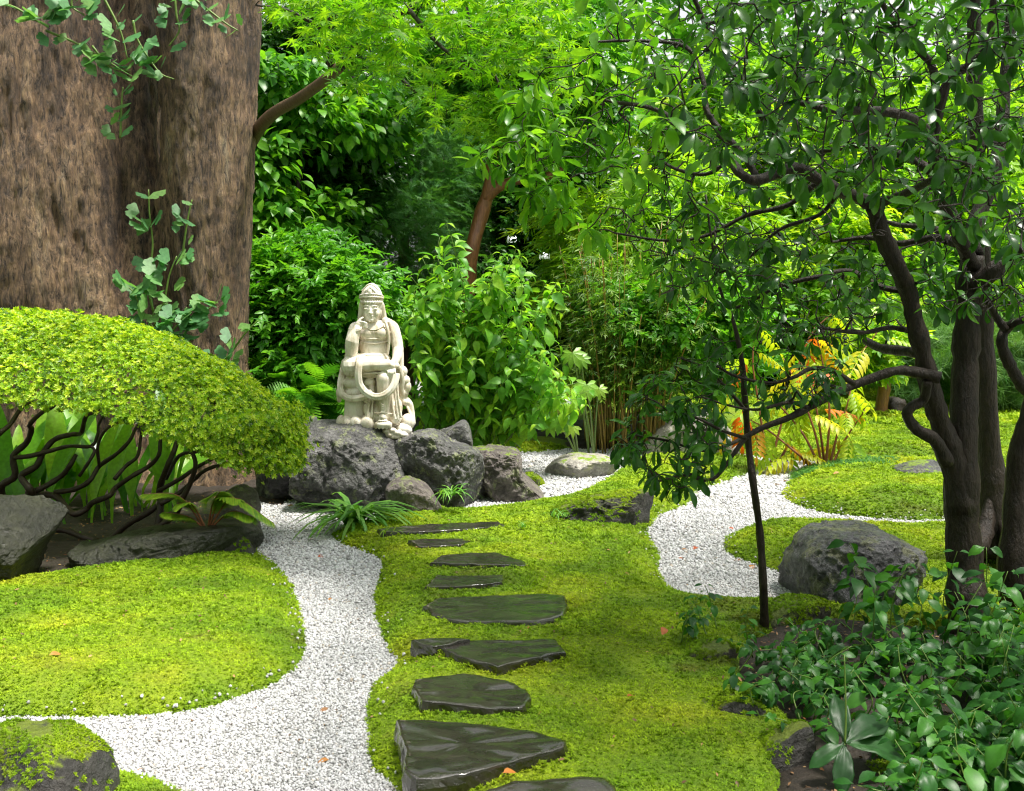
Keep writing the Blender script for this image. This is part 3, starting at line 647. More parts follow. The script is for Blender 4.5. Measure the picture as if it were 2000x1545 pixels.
# ------------------------------------------------------------------ rocks
def rock(label, outline, y, thick, mat, cat='boulder', seed=1, rough=1.0, box=.6, cuts=5, group=None, sub=5, name='boulder', lean=0.0):
    o = np.array([P(a, b, y) for a, b in outline]); ox = o[:, [0, 2]]; c = (ox.min(0) + ox.max(0)) / 2
    d = ox - c; th = np.arctan2(d[:, 1], d[:, 0]); rr_ = np.hypot(d[:, 0], d[:, 1])
    q = smooth_poly(d, 4) if len(d) > 4 else d
    th = np.arctan2(q[:, 1], q[:, 0]); rad = np.hypot(q[:, 0], q[:, 1]); i = np.argsort(th); th, rad = th[i], rad[i]
    b = bmesh.new(); bmesh.ops.create_icosphere(b, subdivisions=sub, radius=1.0)
    V = np.array([v.co[:] for v in b.verts]); F = np.array([[v.index for v in f.verts] for f in b.faces]); b.free()
    rho = np.hypot(V[:, 0], V[:, 2]); a = np.arctan2(V[:, 2], V[:, 0])
    R = np.interp(a, np.concatenate([th - 2 * math.pi, th, th + 2 * math.pi]), np.tile(rad, 3))
    pr = rho ** box; pd = np.sign(V[:, 1]) * np.abs(V[:, 1]) ** (box * .9)
    W = np.column_stack([R * pr * np.cos(a), pd * thick + lean * pr * R * np.sin(a), R * pr * np.sin(a)])
    rg = RNG(seed); size = float(np.median(rad))
    for k in range(cuts):                                   # flat faces broken off
        nn = norm(np.array((rg.normal() * .8, -abs(rg.normal()) - .3, rg.normal() * .6)))
        e = W @ nn; lim = np.quantile(e, rg.uniform(.80, .93)); ex = np.maximum(e - lim, 0); W = W - .85 * ex[:, None] * nn
    N_ = norm(W); off = rg.uniform(0, 50, 3); s0 = 1.6 / size
    dis = np.array([.13 * noise.noise(Vector(w) * s0 + Vector(off)) + .075 * (1 - 2 * abs(noise.noise(Vector(w) * s0 * 2.7 + Vector(off)))) + .05 * (1 - 2 * abs(noise.noise(Vector(w) * s0 * 6 + Vector(off)))) + .032 * noise.noise(Vector(w) * s0 * 13 + Vector(off)) + .018 * noise.noise(Vector(w) * s0 * 27 + Vector(off)) for w in W])
    edge = 1 - .55 * np.clip((rho - .8) / .2, 0, 1)
    W = W + N_ * (dis * size * rough * edge)[:, None]
    base = np.array((c[0], y + thick * .15, c[1]))
    mb = MB(); mb.add(W, [F]); ob = mb.build(name, mat); ob.location = tuple(base); tag(ob, label, cat, group)
    if mat.name in ('mossy_rock', 'half_mossy_rock'):       # real moss sprigs growing on the upper faces
        a_, b_, c_ = W[F[:, 0]], W[F[:, 1]], W[F[:, 2]]; fn = np.cross(b_ - a_, c_ - a_); ar = np.linalg.norm(fn, axis=1) / 2; fn = norm(fn); cen = (a_ + b_ + c_) / 3
        fn = fn * np.sign((fn * norm(cen)).sum(1))[:, None]
        mk = np.array([noise.noise(Vector(w) * 9 + Vector(off)) for w in cen]); lim_ = (.15, -.25) if mat.name == 'mossy_rock' else (.40, -.22)
        wt = ar * ((fn[:, 2] > lim_[0]) & (mk > lim_[1])); 
        if wt.sum() > 0:
            n_ = int(min(3500, wt.sum() * (6500 if y > 3.6 else 16000))); k_ = rg.choice(len(F), n_, p=wt / wt.sum()); u1 = rg.random((n_, 1)); u2 = rg.random((n_, 1)) * (1 - u1)
            pp = a_[k_] + (b_ - a_)[k_] * u1 + (c_ - a_)[k_] * u2; e_ = [Vector(q).to_track_quat('Z', 'Y').to_euler() for q in fn[k_]]; sc_ = (.0145 if y > 3.6 else .0085) * rg.uniform(.7, 1.4, (n_, 1)) * np.ones(3)
            m_ = instancer('moss', pp, np.array([(q.x, q.y, q.z) for q in e_]), sc_, SPRIG); m_.parent = ob
    return ob
rock('large pitted dark boulder with lichen directly under the stone statue', [(576, 1010), (573, 960), (590, 900), (605, 862), (602, 838), (650, 830), (700, 834), (742, 830), (770, 850), (782, 880), (788, 930), (775, 990), (740, 1012), (640, 1012)], 8.05, .42, M['rock_lava'], seed=3, cuts=8, sub=6)
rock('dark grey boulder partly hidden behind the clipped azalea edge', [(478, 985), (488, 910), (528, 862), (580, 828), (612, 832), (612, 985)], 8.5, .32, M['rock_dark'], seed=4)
rock('lichen spotted dark boulder to the right below the statue', [(765, 880), (800, 854), (850, 846), (880, 868), (925, 884), (946, 925), (948, 990), (905, 1003), (860, 990), (780, 985)], 8.05, .36, M['rock_lava'], seed=5, cuts=8, sub=6)
rock('small jagged rock on top of the boulders right of the statue', [(842, 855), (880, 836), (905, 824), (917, 845), (918, 880), (870, 890), (850, 875)], 8.5, .2, M['rock_lava'], 'rock', seed=6, cuts=4, sub=4)
rock('brownish flat topped boulder at right end of the statue base', [(900, 892), (930, 880), (1000, 881), (1016, 898), (1020, 930), (1062, 974), (1000, 982), (930, 980)], 8.5, .36, M['rock_brown'], seed=7, cuts=6, sub=6)
rock('small brown rock in front of boulders beside the grass tuft', [(743, 1010), (748, 965), (770, 942), (800, 938), (835, 960), (858, 992), (852, 1010)], 7.6, .2, M['rock_brown'], 'rock', seed=8, sub=4)
rock('little mossy stone beside the right end boulder', [(1012, 955), (1022, 930), (1045, 928), (1062, 945), (1055, 958)], 9.1, .12, M['rock_mossy'], 'stone', seed=9, sub=4, name='stone')
rock('pale rounded boulder at edge of the rear gravel', [(1060, 942), (1070, 915), (1100, 896), (1150, 891), (1197, 900), (1195, 930), (1150, 946), (1100, 947)], 9.7, .3, M['rock_pale'], seed=10, cuts=3, rough=.7)
rock('low dark rock with moss between the two gravel paths', [(1080, 1006), (1118, 985), (1180, 975), (1230, 967), (1276, 968), (1283, 1000), (1268, 1045), (1200, 1030), (1100, 1022)], 7.25, .22, M['rock_moss2'], 'rock', seed=11, rough=1.2)
rock('long low wet black rock edging the left moss bed', [(48, 1120), (85, 1092), (150, 1078), (250, 1056), (350, 1043), (440, 1040), (482, 1055), (487, 1088), (440, 1105), (350, 1136), (250, 1160), (180, 1168), (100, 1150)], 6.15, .30, M['rock_wet'], 'rock', seed=12, rough=.6, box=.5, cuts=8, lean=.9, sub=6)
rock('slanted wet dark slab rock cut by the picture edge at left', [(-140, 1000), (0, 983), (60, 983), (113, 988), (92, 1030), (52, 1085), (32, 1135), (0, 1180), (-140, 1190)], 5.7, .3, M['rock_wet'], 'rock', seed=13, rough=.6, box=.5, cuts=7, sub=6)
rock('upright grey rock behind the small golden cycad', [(422, 1010), (440, 965), (470, 953), (496, 975), (499, 1045), (482, 1068), (440, 1062)], 6.85, .16, M['rock_brown'], 'rock', seed=14, sub=4)
rock('small mossy rock at the tip of the long wet rock', [(428, 1095), (424, 1062), (445, 1044), (475, 1046), (490, 1090)], 6.35, .13, M['rock_moss2'], 'rock', seed=15, sub=4)
rock('moss capped dark boulder at the bottom left corner', [(-70, 1470), (50, 1440), (115, 1448), (165, 1475), (193, 1520), (196, 1720), (-70, 1740)], 3.05, .17, M['rock_moss2'], seed=16, rough=.5, cuts=3)
rock('big rounded pitted boulder beside the right gravel path', [(1528, 1185), (1550, 1108), (1588, 1062), (1640, 1040), (1705, 1041), (1765, 1060), (1810, 1085), (1838, 1125), (1835, 1200), (1650, 1205), (1575, 1203)], 5.45, .34, M['rock_big'], seed=17, rough=.9, cuts=3, box=.7, sub=6)
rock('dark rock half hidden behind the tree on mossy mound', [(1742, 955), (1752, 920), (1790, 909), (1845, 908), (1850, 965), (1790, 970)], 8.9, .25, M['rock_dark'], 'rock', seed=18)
rock('small brown stone lying on the far bright moss', [(1786, 890), (1800, 869), (1825, 869), (1838, 888)], 11.4, .14, M['rock_brown'], 'stone', seed=19, sub=4, name='stone')
rock('large pale boulder behind the drooping branch leaves', [(1262, 910), (1285, 852), (1330, 816), (1380, 806), (1420, 838), (1440, 890), (1435, 915)], 10.9, .45, M['rock_pale'], seed=20, rough=.7, cuts=4)
rock('dark hollowed rock at edge of the leafy groundcover', [(1382, 1485), (1395, 1395), (1440, 1364), (1482, 1378), (1505, 1430), (1495, 1490)], 3.75, .1, M['rock_moss2'], 'rock', seed=21, sub=4, rough=1.3)
rock('moss covered stone left of the dark hollowed rock', [(1333, 1432), (1350, 1384), (1395, 1364), (1440, 1375), (1410, 1450)], 3.85, .1, M['rock_mossy'], 'stone', seed=22, sub=4, name='stone')
rock('flat brown slab leaning beside the broad leaved plant', [(1432, 1570), (1450, 1500), (1540, 1432), (1588, 1424), (1600, 1480), (1580, 1590)], 3.4, .1, M['rock_moss2'], 'stone', seed=23, sub=4, rough=.4, name='stone')
rock('mossy stone at the foot of the slender sapling', [(1418, 1268), (1430, 1225), (1480, 1208), (1505, 1228), (1498, 1275)], 4.85, .12, M['rock_mossy'], 'stone', seed=24, sub=4, name='stone')
rock('mossy stone in front of the big pitted boulder', [(1495, 1228), (1520, 1186), (1580, 1176), (1628, 1190), (1626, 1236), (1540, 1246)], 5.0, .14, M['rock_mossy'], 'stone', seed=25, sub=4, name='stone')
rock('low moss hummock rock at left end of the groundcover', [(1316, 1318), (1332, 1276), (1380, 1260), (1440, 1272), (1450, 1318), (1400, 1336)], 4.4, .13, M['rock_mossy'], 'stone', seed=26, sub=4, name='stone')
rock('dark mossy stone below the broad leaved plant', [(1670, 1565), (1690, 1515), (1760, 1506), (1850, 1520), (1875, 1570)], 3.3, .1, M['rock_moss2'], 'stone', seed=27, sub=4, name='stone')
rock('grey stone in the bottom right corner', [(1890, 1570), (1930, 1502), (2010, 1486), (2050, 1570)], 3.3, .1, M['rock_moss2'], 'stone', seed=28, sub=4, name='stone')
rock('flat brown stone sunk in moss near the grass tuft', [(652, 1064), (680, 1043), (720, 1036), (748, 1045), (738, 1064), (690, 1077)], 6.95, .16, M['rock_moss2'], 'stone', seed=29, sub=4, name='stone')

# ------------------------------------------------------------------ stepping stones
def slab(label, px, z, thick, seed, tilt=0.0):
    pw = poly_world(px, z); rg = RNG(seed); n = len(pw); dense = []
    for i in range(n):
        a, b = pw[i], pw[(i + 1) % n]; m = max(2, int(np.linalg.norm(b - a) / .022))
        for s in range(m):
            q = a + (b - a) * s / m; dense.append(q)
    d = np.array(dense); c = d.mean(0); d = d + .009 * np.column_stack([vnoise(np.column_stack([d, 0 * d[:, :1]]), 18, (seed, 0, 0)), vnoise(np.column_stack([d, 0 * d[:, :1]]), 18, (0, seed, 3))])
    rings = []
    for f, dz in ((1.035, -thick), (1.022, -thick * .55), (1.018, -.03), (1.002, -.008), (.992, -.001), (.95, .001), (.85, 0), (.7, 0), (.5, 0), (.25, 0)):
        q = c + (d - c) * f
        zz = z + dz + (.006 * vnoise(np.column_stack([q * (1, 2.2), np.full(len(q), seed)]), 7) + .003 * vnoise(np.column_stack([q * (1, 2.2), np.full(len(q), seed)]), 19) if dz > -.01 else .01 * vnoise(np.column_stack([q, np.full(len(q), seed + dz * 40)]), 14))
        if dz <= -.02: q = q + .012 * np.column_stack([vnoise(np.column_stack([q, np.full(len(q), dz * 30)]), 22), vnoise(np.column_stack([q, np.full(len(q), dz * 30 + 7)]), 22)])
        zz = zz + tilt * (q[:, 1] - c[1])
        rings.append(np.column_stack([q - c, zz]))
    m = len(d); V = np.concatenate(rings + [[[0, 0, z]]]); j = np.arange(m); j2 = (j + 1) % m; Q = []
    for k in range(len(rings) - 1): Q.append(np.stack([k * m + j, k * m + j2, (k + 1) * m + j2, (k + 1) * m + j], -1))
    k = len(rings) - 1; T = np.stack([k * m + j, k * m + j2, np.full(m, len(V) - 1)], -1)
    mb = MB(); mb.add(V, [np.concatenate(Q), T]); o = mb.build('stepping_stone', M['slab']); sm_ = np.ones(len(o.data.polygons), bool); sm_[:4 * m] = False; o.data.polygons.foreach_set('use_smooth', sm_); o.location = (c[0], c[1], 0)
    return tag(o, label, 'stepping stone', 'wet stepping stones across the moss')
SL = ['large wedge shaped wet stepping stone with pale reflection nearest the gravel bend', 'rounded six sided stepping stone, third from bottom of the picture', 'pointed stepping stone with notched front corner beside a thin split sliver', 'thin split sliver of stone at left of the pointed stepping stone', 'widest long brown stepping stone midway along the row', 'small four sided greenish stepping stone above the widest one', 'brown stepping stone with pointed right end, fourth from the statue', 'smallest flat stepping stone just below the one nearest the boulders', 'long narrow stepping stone nearest the boulders and grass tuft', 'stepping stone cut off by the bottom edge of the picture']
for i, (s, z) in enumerate(zip(STONES, STONE_Z)): slab(SL[i], s, z, .12 if i in (0, 1, 2, 4, 9) else .07, 40 + i)

# ------------------------------------------------------------------ the statue, sculpted in photograph pixels about its foot
SD = 8.25; SPX = SD / FPX / math.cos(0)
SBASE = P(735, 850, SD)
class Sculpt:
    def __init__(s): s.b = bmesh.new()
    def ell(s, c, r, rot=(0, 0, 0), sub=3):
        m = Matrix.Translation((c[0], -c[1], c[2])) @ Matrix.Rotation(rot[2], 4, 'Z') @ Matrix.Rotation(rot[1], 4, 'Y') @ Matrix.Rotation(rot[0], 4, 'X') @ Matrix.Diagonal((r[0], r[1], r[2], 1))
        bmesh.ops.create_icosphere(s.b, subdivisions=sub, radius=1.0, matrix=m)
    def cap(s, p, r, k=12, m=4):
        p = np.asarray(p, float); q = spline(p, m); rr = np.interp(np.linspace(0, 1, len(q)), np.linspace(0, 1, len(p)), np.asarray(r, float) * np.ones(len(p)))
        mb = MB(); q = q * (1, -1, 1); tube(mb, q, rr, k)
        V = np.concatenate(mb.V); vs = [s.b.verts.new(v) for v in V]
        for F in mb.F:
            for f in F: s.b.faces.new([vs[i] for i in f])
        for e, rad in ((q[0], rr[0]), (q[-1], rr[-1])): bmesh.ops.create_icosphere(s.b, subdivisions=2, radius=rad, matrix=Matrix.Translation(e))
    def build(s, name, parent, voxel=1.15, it=3, fac=.5):
        bmesh.ops.recalc_face_normals(s.b, faces=s.b.faces)
        bmesh.ops.scale(s.b, vec=(SPX, SPX, SPX), verts=s.b.verts)
        me = bpy.data.meshes.new(name); s.b.to_mesh(me); s.b.free()
        tmp = bpy.data.objects.new(name, me); COL.objects.link(tmp)
        rm = tmp.modifiers.new('r', 'REMESH'); rm.mode = 'VOXEL'; rm.voxel_size = voxel * SPX; rm.use_smooth_shade = True
        sm = tmp.modifiers.new('s', 'SMOOTH'); sm.iterations = it; sm.factor = fac
        dc = tmp.modifiers.new('d', 'DECIMATE'); dc.ratio = .4
        dg = bpy.context.evaluated_depsgraph_get(); me2 = bpy.data.meshes.new_from_object(tmp.evaluated_get(dg))
        bpy.data.objects.remove(tmp); me2.name = name; me2.materials.clear(); me2.materials.append(M['marble'])
        me2.polygons.foreach_set('use_smooth', np.ones(len(me2.polygons), bool))
        o = bpy.data.objects.new(name, me2); COL.objects.link(o); o.parent = parent; return o
st = empty('statue', SBASE, 'cream stone statue of a seated figure resting chin on hand upon dark boulders', 'statue')
f = Sculpt()
HX = -6.5
f.ell((HX, 3, 246), (17.5, 19, 23)); f.ell((HX + .5, 8, 230), (12, 13, 9.5)); f.ell((HX - 9, 10, 239), (7, 9, 9)); f.ell((HX + 10, 10, 239), (7, 9, 9))
f.cap([(HX + 1, 20, 249), (HX + 1.2, 23.5, 243), (HX + 1.2, 25.5, 239.5)], [1.7, 2.2, 3.0], 8)          # nose
f.ell((HX - 1.6, 23, 239), (2, 2, 1.6), sub=2); f.ell((HX + 4, 23, 239), (2, 2, 1.6), sub=2)
for sg in (-1, 1):
    x = HX + 1 + sg * 8.2
    f.ell((x, 18.6, 247.6), (5.4, 3.2, 2.4), (0, sg * .12, sg * -.28), 2)                                  # closed lids
    f.cap([(x - sg * 5.5, 20.5, 251.5), (x, 20.2, 254), (x + sg * 6.5, 16, 251.5)], [1.2, 1.5, 1.0], 8)   # brows
    f.ell((HX + sg * 17.5, 0, 241), (2.6, 4.5, 9), sub=2)                                                   # ears
f.cap([(HX - 4.2, 20.6, 234.2), (HX + 1.2, 22.6, 234.6), (HX + 6.2, 20.6, 234.4)], [.8, 1.5, .8], 8); f.ell((HX + 1.2, 21, 231.2), (4, 2.2, 1.5), sub=2); f.ell((HX + 1, 18.8, 226), (5, 4, 4), sub=2)
f.cap([(HX + 2, 0, 236), (-3, -3, 208)], [11, 13])
f.ell((-2, -1, 200), (32, 19, 25)); f.cap([(-36, -4, 210), (-2, -5, 216), (31, -4, 210)], [12, 11, 12]); f.ell((-4, 0, 172), (29, 17, 28)); f.ell((-15, 11, 200), (15, 9.5, 11)); f.ell((14, 11, 200), (15, 9.5, 11))
f.ell((-3, 2, 150), (34, 22, 16))
f.cap([(-39, -4, 210), (-45, 2, 188), (-43, 14, 166)], [12.5, 12, 12]); f.cap([(-43, 24, 164), (-40, 31, 186), (-30, 28, 211)], [12.5, 13.4, 7.6])   # arm to chin
f.ell((-27, 27, 218), (7, 6, 7), (0, .5, 0))
for k in range(4): f.cap([(-26 + k, 30 - k * .5, 223.5 - k * 3.2), (-17.5, 31 - k * .5, 222 - k * 3.1), (-12.5, 27 - k, 219.5 - k * 2.8), (-17, 25, 218.5 - k * 2.7)], [2.3, 2.2, 2.0, 1.8], 8)
f.cap([(-30, 28, 221), (-25.5, 27, 227), (-20.5, 23, 231)], [2.8, 2.5, 2.0], 8)
f.cap([(33, -4, 210), (41, 0, 190), (45, 6, 168)], [12, 11.5, 11]); f.cap([(45, 8, 167), (44, 20, 152), (38, 31, 141)], [11, 9.5, 7])           # resting arm
f.ell((35.5, 35.5, 135), (8.2, 4.6, 9.5), (.5, 0, 0))
for k in range(4): f.cap([(29.5 + k * 4.2, 38.5, 131), (29.5 + k * 4.4, 42, 127 - (k in (1, 2)) * 1), (30 + k * 4.1, 41.5, 121.5 - (k in (1, 2)) * 2.4)], [2.5, 2.4, 1.9], 8)
f.cap([(30, 34, 141), (25.5, 37.5, 136), (25, 40, 130)], [3, 2.7, 2.1], 8)
f.cap([(-10, 2, 148), (-46, 18, 138)], [18, 20]); f.ell((-46, 24, 137), (17.5, 19, 20.5)); f.cap([(-44, 28, 138), (-5, 33, 140), (28, 34, 141)], [18.5, 14, 10.5]); f.ell((37, 30, 138), (14, 9, 8))
f.cap([(14, 2, 130), (20, 26, 115)], [19, 16]); f.ell((20.5, 33, 113), (15, 14, 16.5)); f.cap([(20.5, 32, 112), (20, 30, 80), (19, 26, 45)], [15, 13.5, 11]); f.ell((18.5, 36, 38), (9.5, 14, 8.5), (-.25, 0, 0))
for k in range(5): f.ell((11.5 + k * 3.5, 47.5 - abs(k - 1.5), 33.5), (2, 4, 2.2), sub=2)
body = f.build('figure', st, 1.05, 2)
f = Sculpt()   # headdress
f.ell((HX, -4, 262), (22.5, 20, 36)); f.ell((HX, -10, 240), (21, 14, 26))
f.cap([(14, -2, 256), (16.5, -5, 238), (19, -6, 222), (27, -6, 212)], [4.5, 5, 5.5, 5]); f.cap([(-27, -2, 256), (-29, -6, 238), (-31, -8, 224), (-36, -8, 214)], [4.5, 5, 5, 4])
for k in range(13):
    a = -1.5 + 3.0 * k / 12; f.ell((HX + math.sin(a) * 20, 2 + math.cos(a) * 18, 261 - .8 * math.cos(a)), (2.4, 3, 3.8), sub=2)         # hair curls
for k in range(20):
    a = -1.6 + 3.2 * k / 19; f.ell((HX + math.sin(a) * 22, 0 + math.cos(a) * 20, 268 + 2.6 * math.cos(a)), (2.6, 2.6, 2.2), sub=2)
f.cap([(HX + math.sin(a) * 22.5, math.cos(a) * 20.5, 272 + 4 * math.cos(a)) for a in np.linspace(-1.6, 1.6, 9)], 2.0, 8)
f.ell((HX, 19, 279), (4.5, 3.5, 6.5)); f.ell((HX, 16, 287), (3, 3, 4)); f.cap([(HX - 13, 16, 276), (HX - 7, 19, 283), (HX, 18, 290)], [2, 2.2, 1.6], 8); f.cap([(HX + 13, 16, 276), (HX + 7, 19, 283), (HX, 18, 290)], [2, 2.2, 1.6], 8)
f.cap([(HX - 17, 10, 283), (HX, 15, 295), (HX + 17, 10, 283)], [1.6, 1.8, 1.6], 8)
f.build('headdress', st, 1.05, 2)
f = Sculpt()   # necklace
for row, (rz, n) in enumerate(((0, 17), (-4.5, 19))):
    for k in range(n):
        a = -1.25 + 2.5 * k / (n - 1); f.ell((-1 + math.sin(a) * (20 + row * 3), 8.5 + math.cos(a) * 9, 221 + rz - 14 * math.cos(a)), (1.7, 1.7, 1.7), sub=2)
f.build('necklace', st, .8, 1)
f = Sculpt()   # bracelet, waist sash, bodice lines
f.cap([(-36, 27, 203 + 0), (-32, 37, 204), (-24, 36, 208), (-22, 29, 210)], 2.0, 8); f.cap([(-35, 27, 207), (-31, 37, 208), (-23, 36, 211), (-21.5, 29, 213)], 1.3, 8)
f.build('bracelet', st, .9, 1)
f = Sculpt()
for z, w, d, rr_ in ((159, 26, 19, 3.2), (154, 27, 20, 3.4), (149, 28, 22, 3.4)): f.cap([(-3 + w * math.sin(a), d * math.cos(a), z - 1.5 * math.cos(a)) for a in np.linspace(-1.7, 1.7, 11)], rr_, 8)
for z0, dz in ((191, 9), (180, 7)): f.cap([(-1 + (31 if z0 > 185 else 27) * math.sin(a), (18 if z0 > 185 else 17.2) * math.cos(a), z0 - dz * math.cos(a) + 8) for a in np.linspace(-1.35, 1.35, 11)], 1.4, 8)
f.build('waist_sash', st, .95, 1)
f = Sculpt()   # shawl over the shoulder and resting arm
f.cap([(20, -2, 224), (34, -5, 212), (41, -4, 192), (46, 0, 168), (48, 4, 146), (49, 6, 120)], [8, 11.5, 10, 9, 8, 7]); f.cap([(22, 12, 222), (27.5, 17, 205), (29, 18, 185), (26, 17, 160)], [3, 3.4, 3, 2.6], 8); f.cap([(30, 8, 222), (35, 12, 200), (36, 10, 175)], [3, 3.6, 2.6], 8)
f.cap([(44, 6, 200), (51, 8, 180), (52, 12, 160)], [2.6, 3, 2.6], 8)
f.cap([(-30, -10, 220), (-42, -14, 205), (-50, -14, 180), (-56, -10, 150), (-62, -2, 120)], [8, 8, 7, 7, 6])
f.ell((-40, -3, 207), (13.4, 12.6, 8)); f.cap([(-27, 6, 198), (-38, 11, 196), (-52, 2, 197)], 1.6, 8)
f.build('shawl', st, 1.15, 2)
f = Sculpt()   # robe round the lower leg
f.cap([(17, 0, 108), (17, 4, 80), (17, 9, 40)], [19, 22, 27]); f.ell((18, 18, 50), (28, 14, 22))
f.ell((-9, 26, 38), (11, 9, 12)); f.ell((41, 26, 35), (12, 9, 11)); f.ell((-14, 22, 55), (9, 8, 14)); f.ell((46, 18, 56), (8, 9, 18))
for x, z0, z1, b in ((-6, 108, 34, -8), (-1, 105, 40, -3), (34, 96, 40, 6), (40, 108, 34, 8), (45, 112, 40, 8)): f.cap([(x, 26, z0), (x + b * .3, 31, (z0 + z1) / 2), (x + b, 34, z1)], [2, 2.3, 2.6], 8)
for k in range(5): f.cap([(8 + k * .8, 35, 76 - k * 4), (18.5, 40.5, 64 - k * 4.6), (29 - k * .8, 35, 76 - k * 4)], 1.5, 8)
f.cap([(2, 36, 48), (10, 40, 47), (18, 42, 49), (27, 40, 47), (34, 36, 46)], 1.8, 8)
f.cap([(-18, 26, 48), (-10, 33, 42), (-16, 30, 36), (-8, 34, 30)], 2.2, 8); f.cap([(50, 24, 60), (44, 32, 52), (50, 28, 44), (42, 34, 36)], 2.2, 8)
f.ell((-8, 22, 106), (12, 9, 9)); f.cap([(-44, 34, 126), (-10, 37, 124), (20, 36, 126)], [3, 2.4, 2.2], 8); f.cap([(-50, 16, 128), (-20, 24, 124), (8, 24, 122)], [10, 9, 8])
f.build('robe', st, 1.15, 2)
f = Sculpt()   # looping scarf: three parallel cords each
def ribbon(path, w, r_):
    q = spline(np.array(path, float), 5); t = norm(np.gradient(q, axis=0)); nrm = np.cross(t, np.array((0, 1.0, 0))); nrm = norm(nrm)
    for o_ in (-1, 0, 1): f.cap(q[::2] + nrm[::2] * w * o_ + np.array((0, -1.2 if o_ else 0, 0)), r_, 8, 2)
ribbon([(-24, 42, 155), (-25, 50, 142), (-26.5, 52, 122), (-24, 51, 104), (-14, 51, 90), (2, 52, 81), (19, 53, 82), (34, 51, 92), (43, 47, 108), (46, 41, 126)], 4.1, 3.1)
ribbon([(-61, 6, 136), (-64, 14, 118), (-66, 22, 100), (-62, 28, 84), (-48, 33, 76), (-30, 35, 76), (-12, 38, 82), (-2, 38, 90)], 3.6, 3.0)
ribbon([(48, 20, 134), (54, 16, 112), (52, 14, 92), (56, 10, 76)], 2.5, 2.6)
f.build('scarf', st, 1.1, 1)
f = Sculpt()   # seat and trailing drapery
f.cap([(-36, -4, 116), (-36, -6, 70), (-36, -8, 30)], [27, 26, 29]); f.ell((-42, 10, 104), (24, 18, 13)); f.ell((-36, 12, 84), (26, 16, 12)); f.ell((-12, 0, 90), (30, 22, 32)); f.ell((20, -6, 70), (34, 20, 50))
f.ell((-70, 2, 84), (8, 10, 12)); f.ell((-72, 0, 72), (5, 8, 8)); f.ell((-14, 30, 72), (7, 6, 6)); f.ell((-10, 28, 64), (5, 5, 6))
for x, z, a, b in ((54, 126, 9, 11), (60, 108, 8, 10), (63, 96, 7, 11), (56, 84, 9, 9), (50, 74, 9, 10), (58, 66, 7, 7)): f.ell((x, 4, z), (a, 9, b))
f.cap([(56, 2, 74), (66, 0, 62), (70, 0, 44), (73, 2, 24)], [6, 6.5, 6, 5]); f.cap([(60, 6, 60), (67, 8, 44), (71, 8, 30)], [2, 2.4, 2], 8)
f.build('seat', st, 1.2, 2)
f = Sculpt()   # lotus base
f.ell((-8, -2, 14), (64, 32, 17)); f.ell((22, 4, 3), (52, 30, 8)); f.ell((-36, 0, 6), (40, 26, 16))
for x, d, w in ((-67, 10, 10), (-54, 20, 12.5), (-35, 26, 14), (-13, 30, 15)): f.ell((x, d, 25), (w, 15, 16.5))
for x in (-61, -45, -25): f.cap([(x - 4, 28, 10), (x - 1, 38 - abs(x + 30) * .35, 26), (x + 4, 24, 41)], 1.9, 8)
f.ell((63, 8, 27), (14, 18, 17)); f.ell((55, 18, 15), (16, 16, 11)); f.ell((66, 22, 12), (7, 6, 7)); f.ell((19, 40, 26), (17.5, 13, 8))
for k in range(5): f.ell((5 + k * 7, 49 - abs(k - 2) * 2, 24), (3.6, 3, 7.5), sub=2)
for x, z in ((24, 12), (36, 14), (46, 9), (30, 5), (58, 5)): f.ell((x, 34, z), (8, 6, 5))
f.cap([(14, 30, 1), (45, 32, 1), (75, 16, 2)], [5, 5, 5])
f.build('lotus_base', st, 1.2, 2)

# ------------------------------------------------------------------ growing branches: reach every tip from the nearest branch point
def grow(mb, nodes, tips, rng, r0=.006, r1=.002, wob=.12, sag=0.0, k=5, maxlen=None, thick=.55):
    cap_ = len(nodes) + len(tips) * 5 + 5; A = np.zeros((cap_, 3)); Rr = np.full(cap_, r0); n = len(nodes); A[:n] = [q[0] for q in nodes]; Rr[:n] = [q[1] for q in nodes]
    d0 = np.array([((A[:n] - t) ** 2).sum(1).min() for t in tips]); dirs = np.zeros((len(tips), 3))
    for ti in np.argsort(d0):
        t = tips[ti]; dd = np.sqrt(((A[:n] - t) ** 2).sum(1)); j = int(dd.argmin()); L = dd[j]
        a = A[j]; m = 4; q = np.array([a + (t - a) * s / m for s in range(m + 1)])
        jit = rng.normal(size=(m + 1, 3)) * wob * L * .5; jit[0] = 0; jit[-1] = 0; q = q + jit; q[1:-1, 2] += sag * L * np.array((.75, 1, .75))
        ra = min(Rr[j] * .75, r0 * (.5 + thick * L / .35)); rr_ = np.linspace(max(ra, r1), r1, m + 1); q2 = spline(q, 2)
        tube(mb, q2, np.interp(np.linspace(0, 1, len(q2)), np.linspace(0, 1, m + 1), rr_), k); A[n:n + m] = q[1:]; Rr[n:n + m] = rr_[1:]; n += m
        dirs[ti] = q[-1] - q[-2]
    return norm(dirs)
def limb_nodes(q, r_): return [(q[i], r_[i]) for i in range(len(q))]
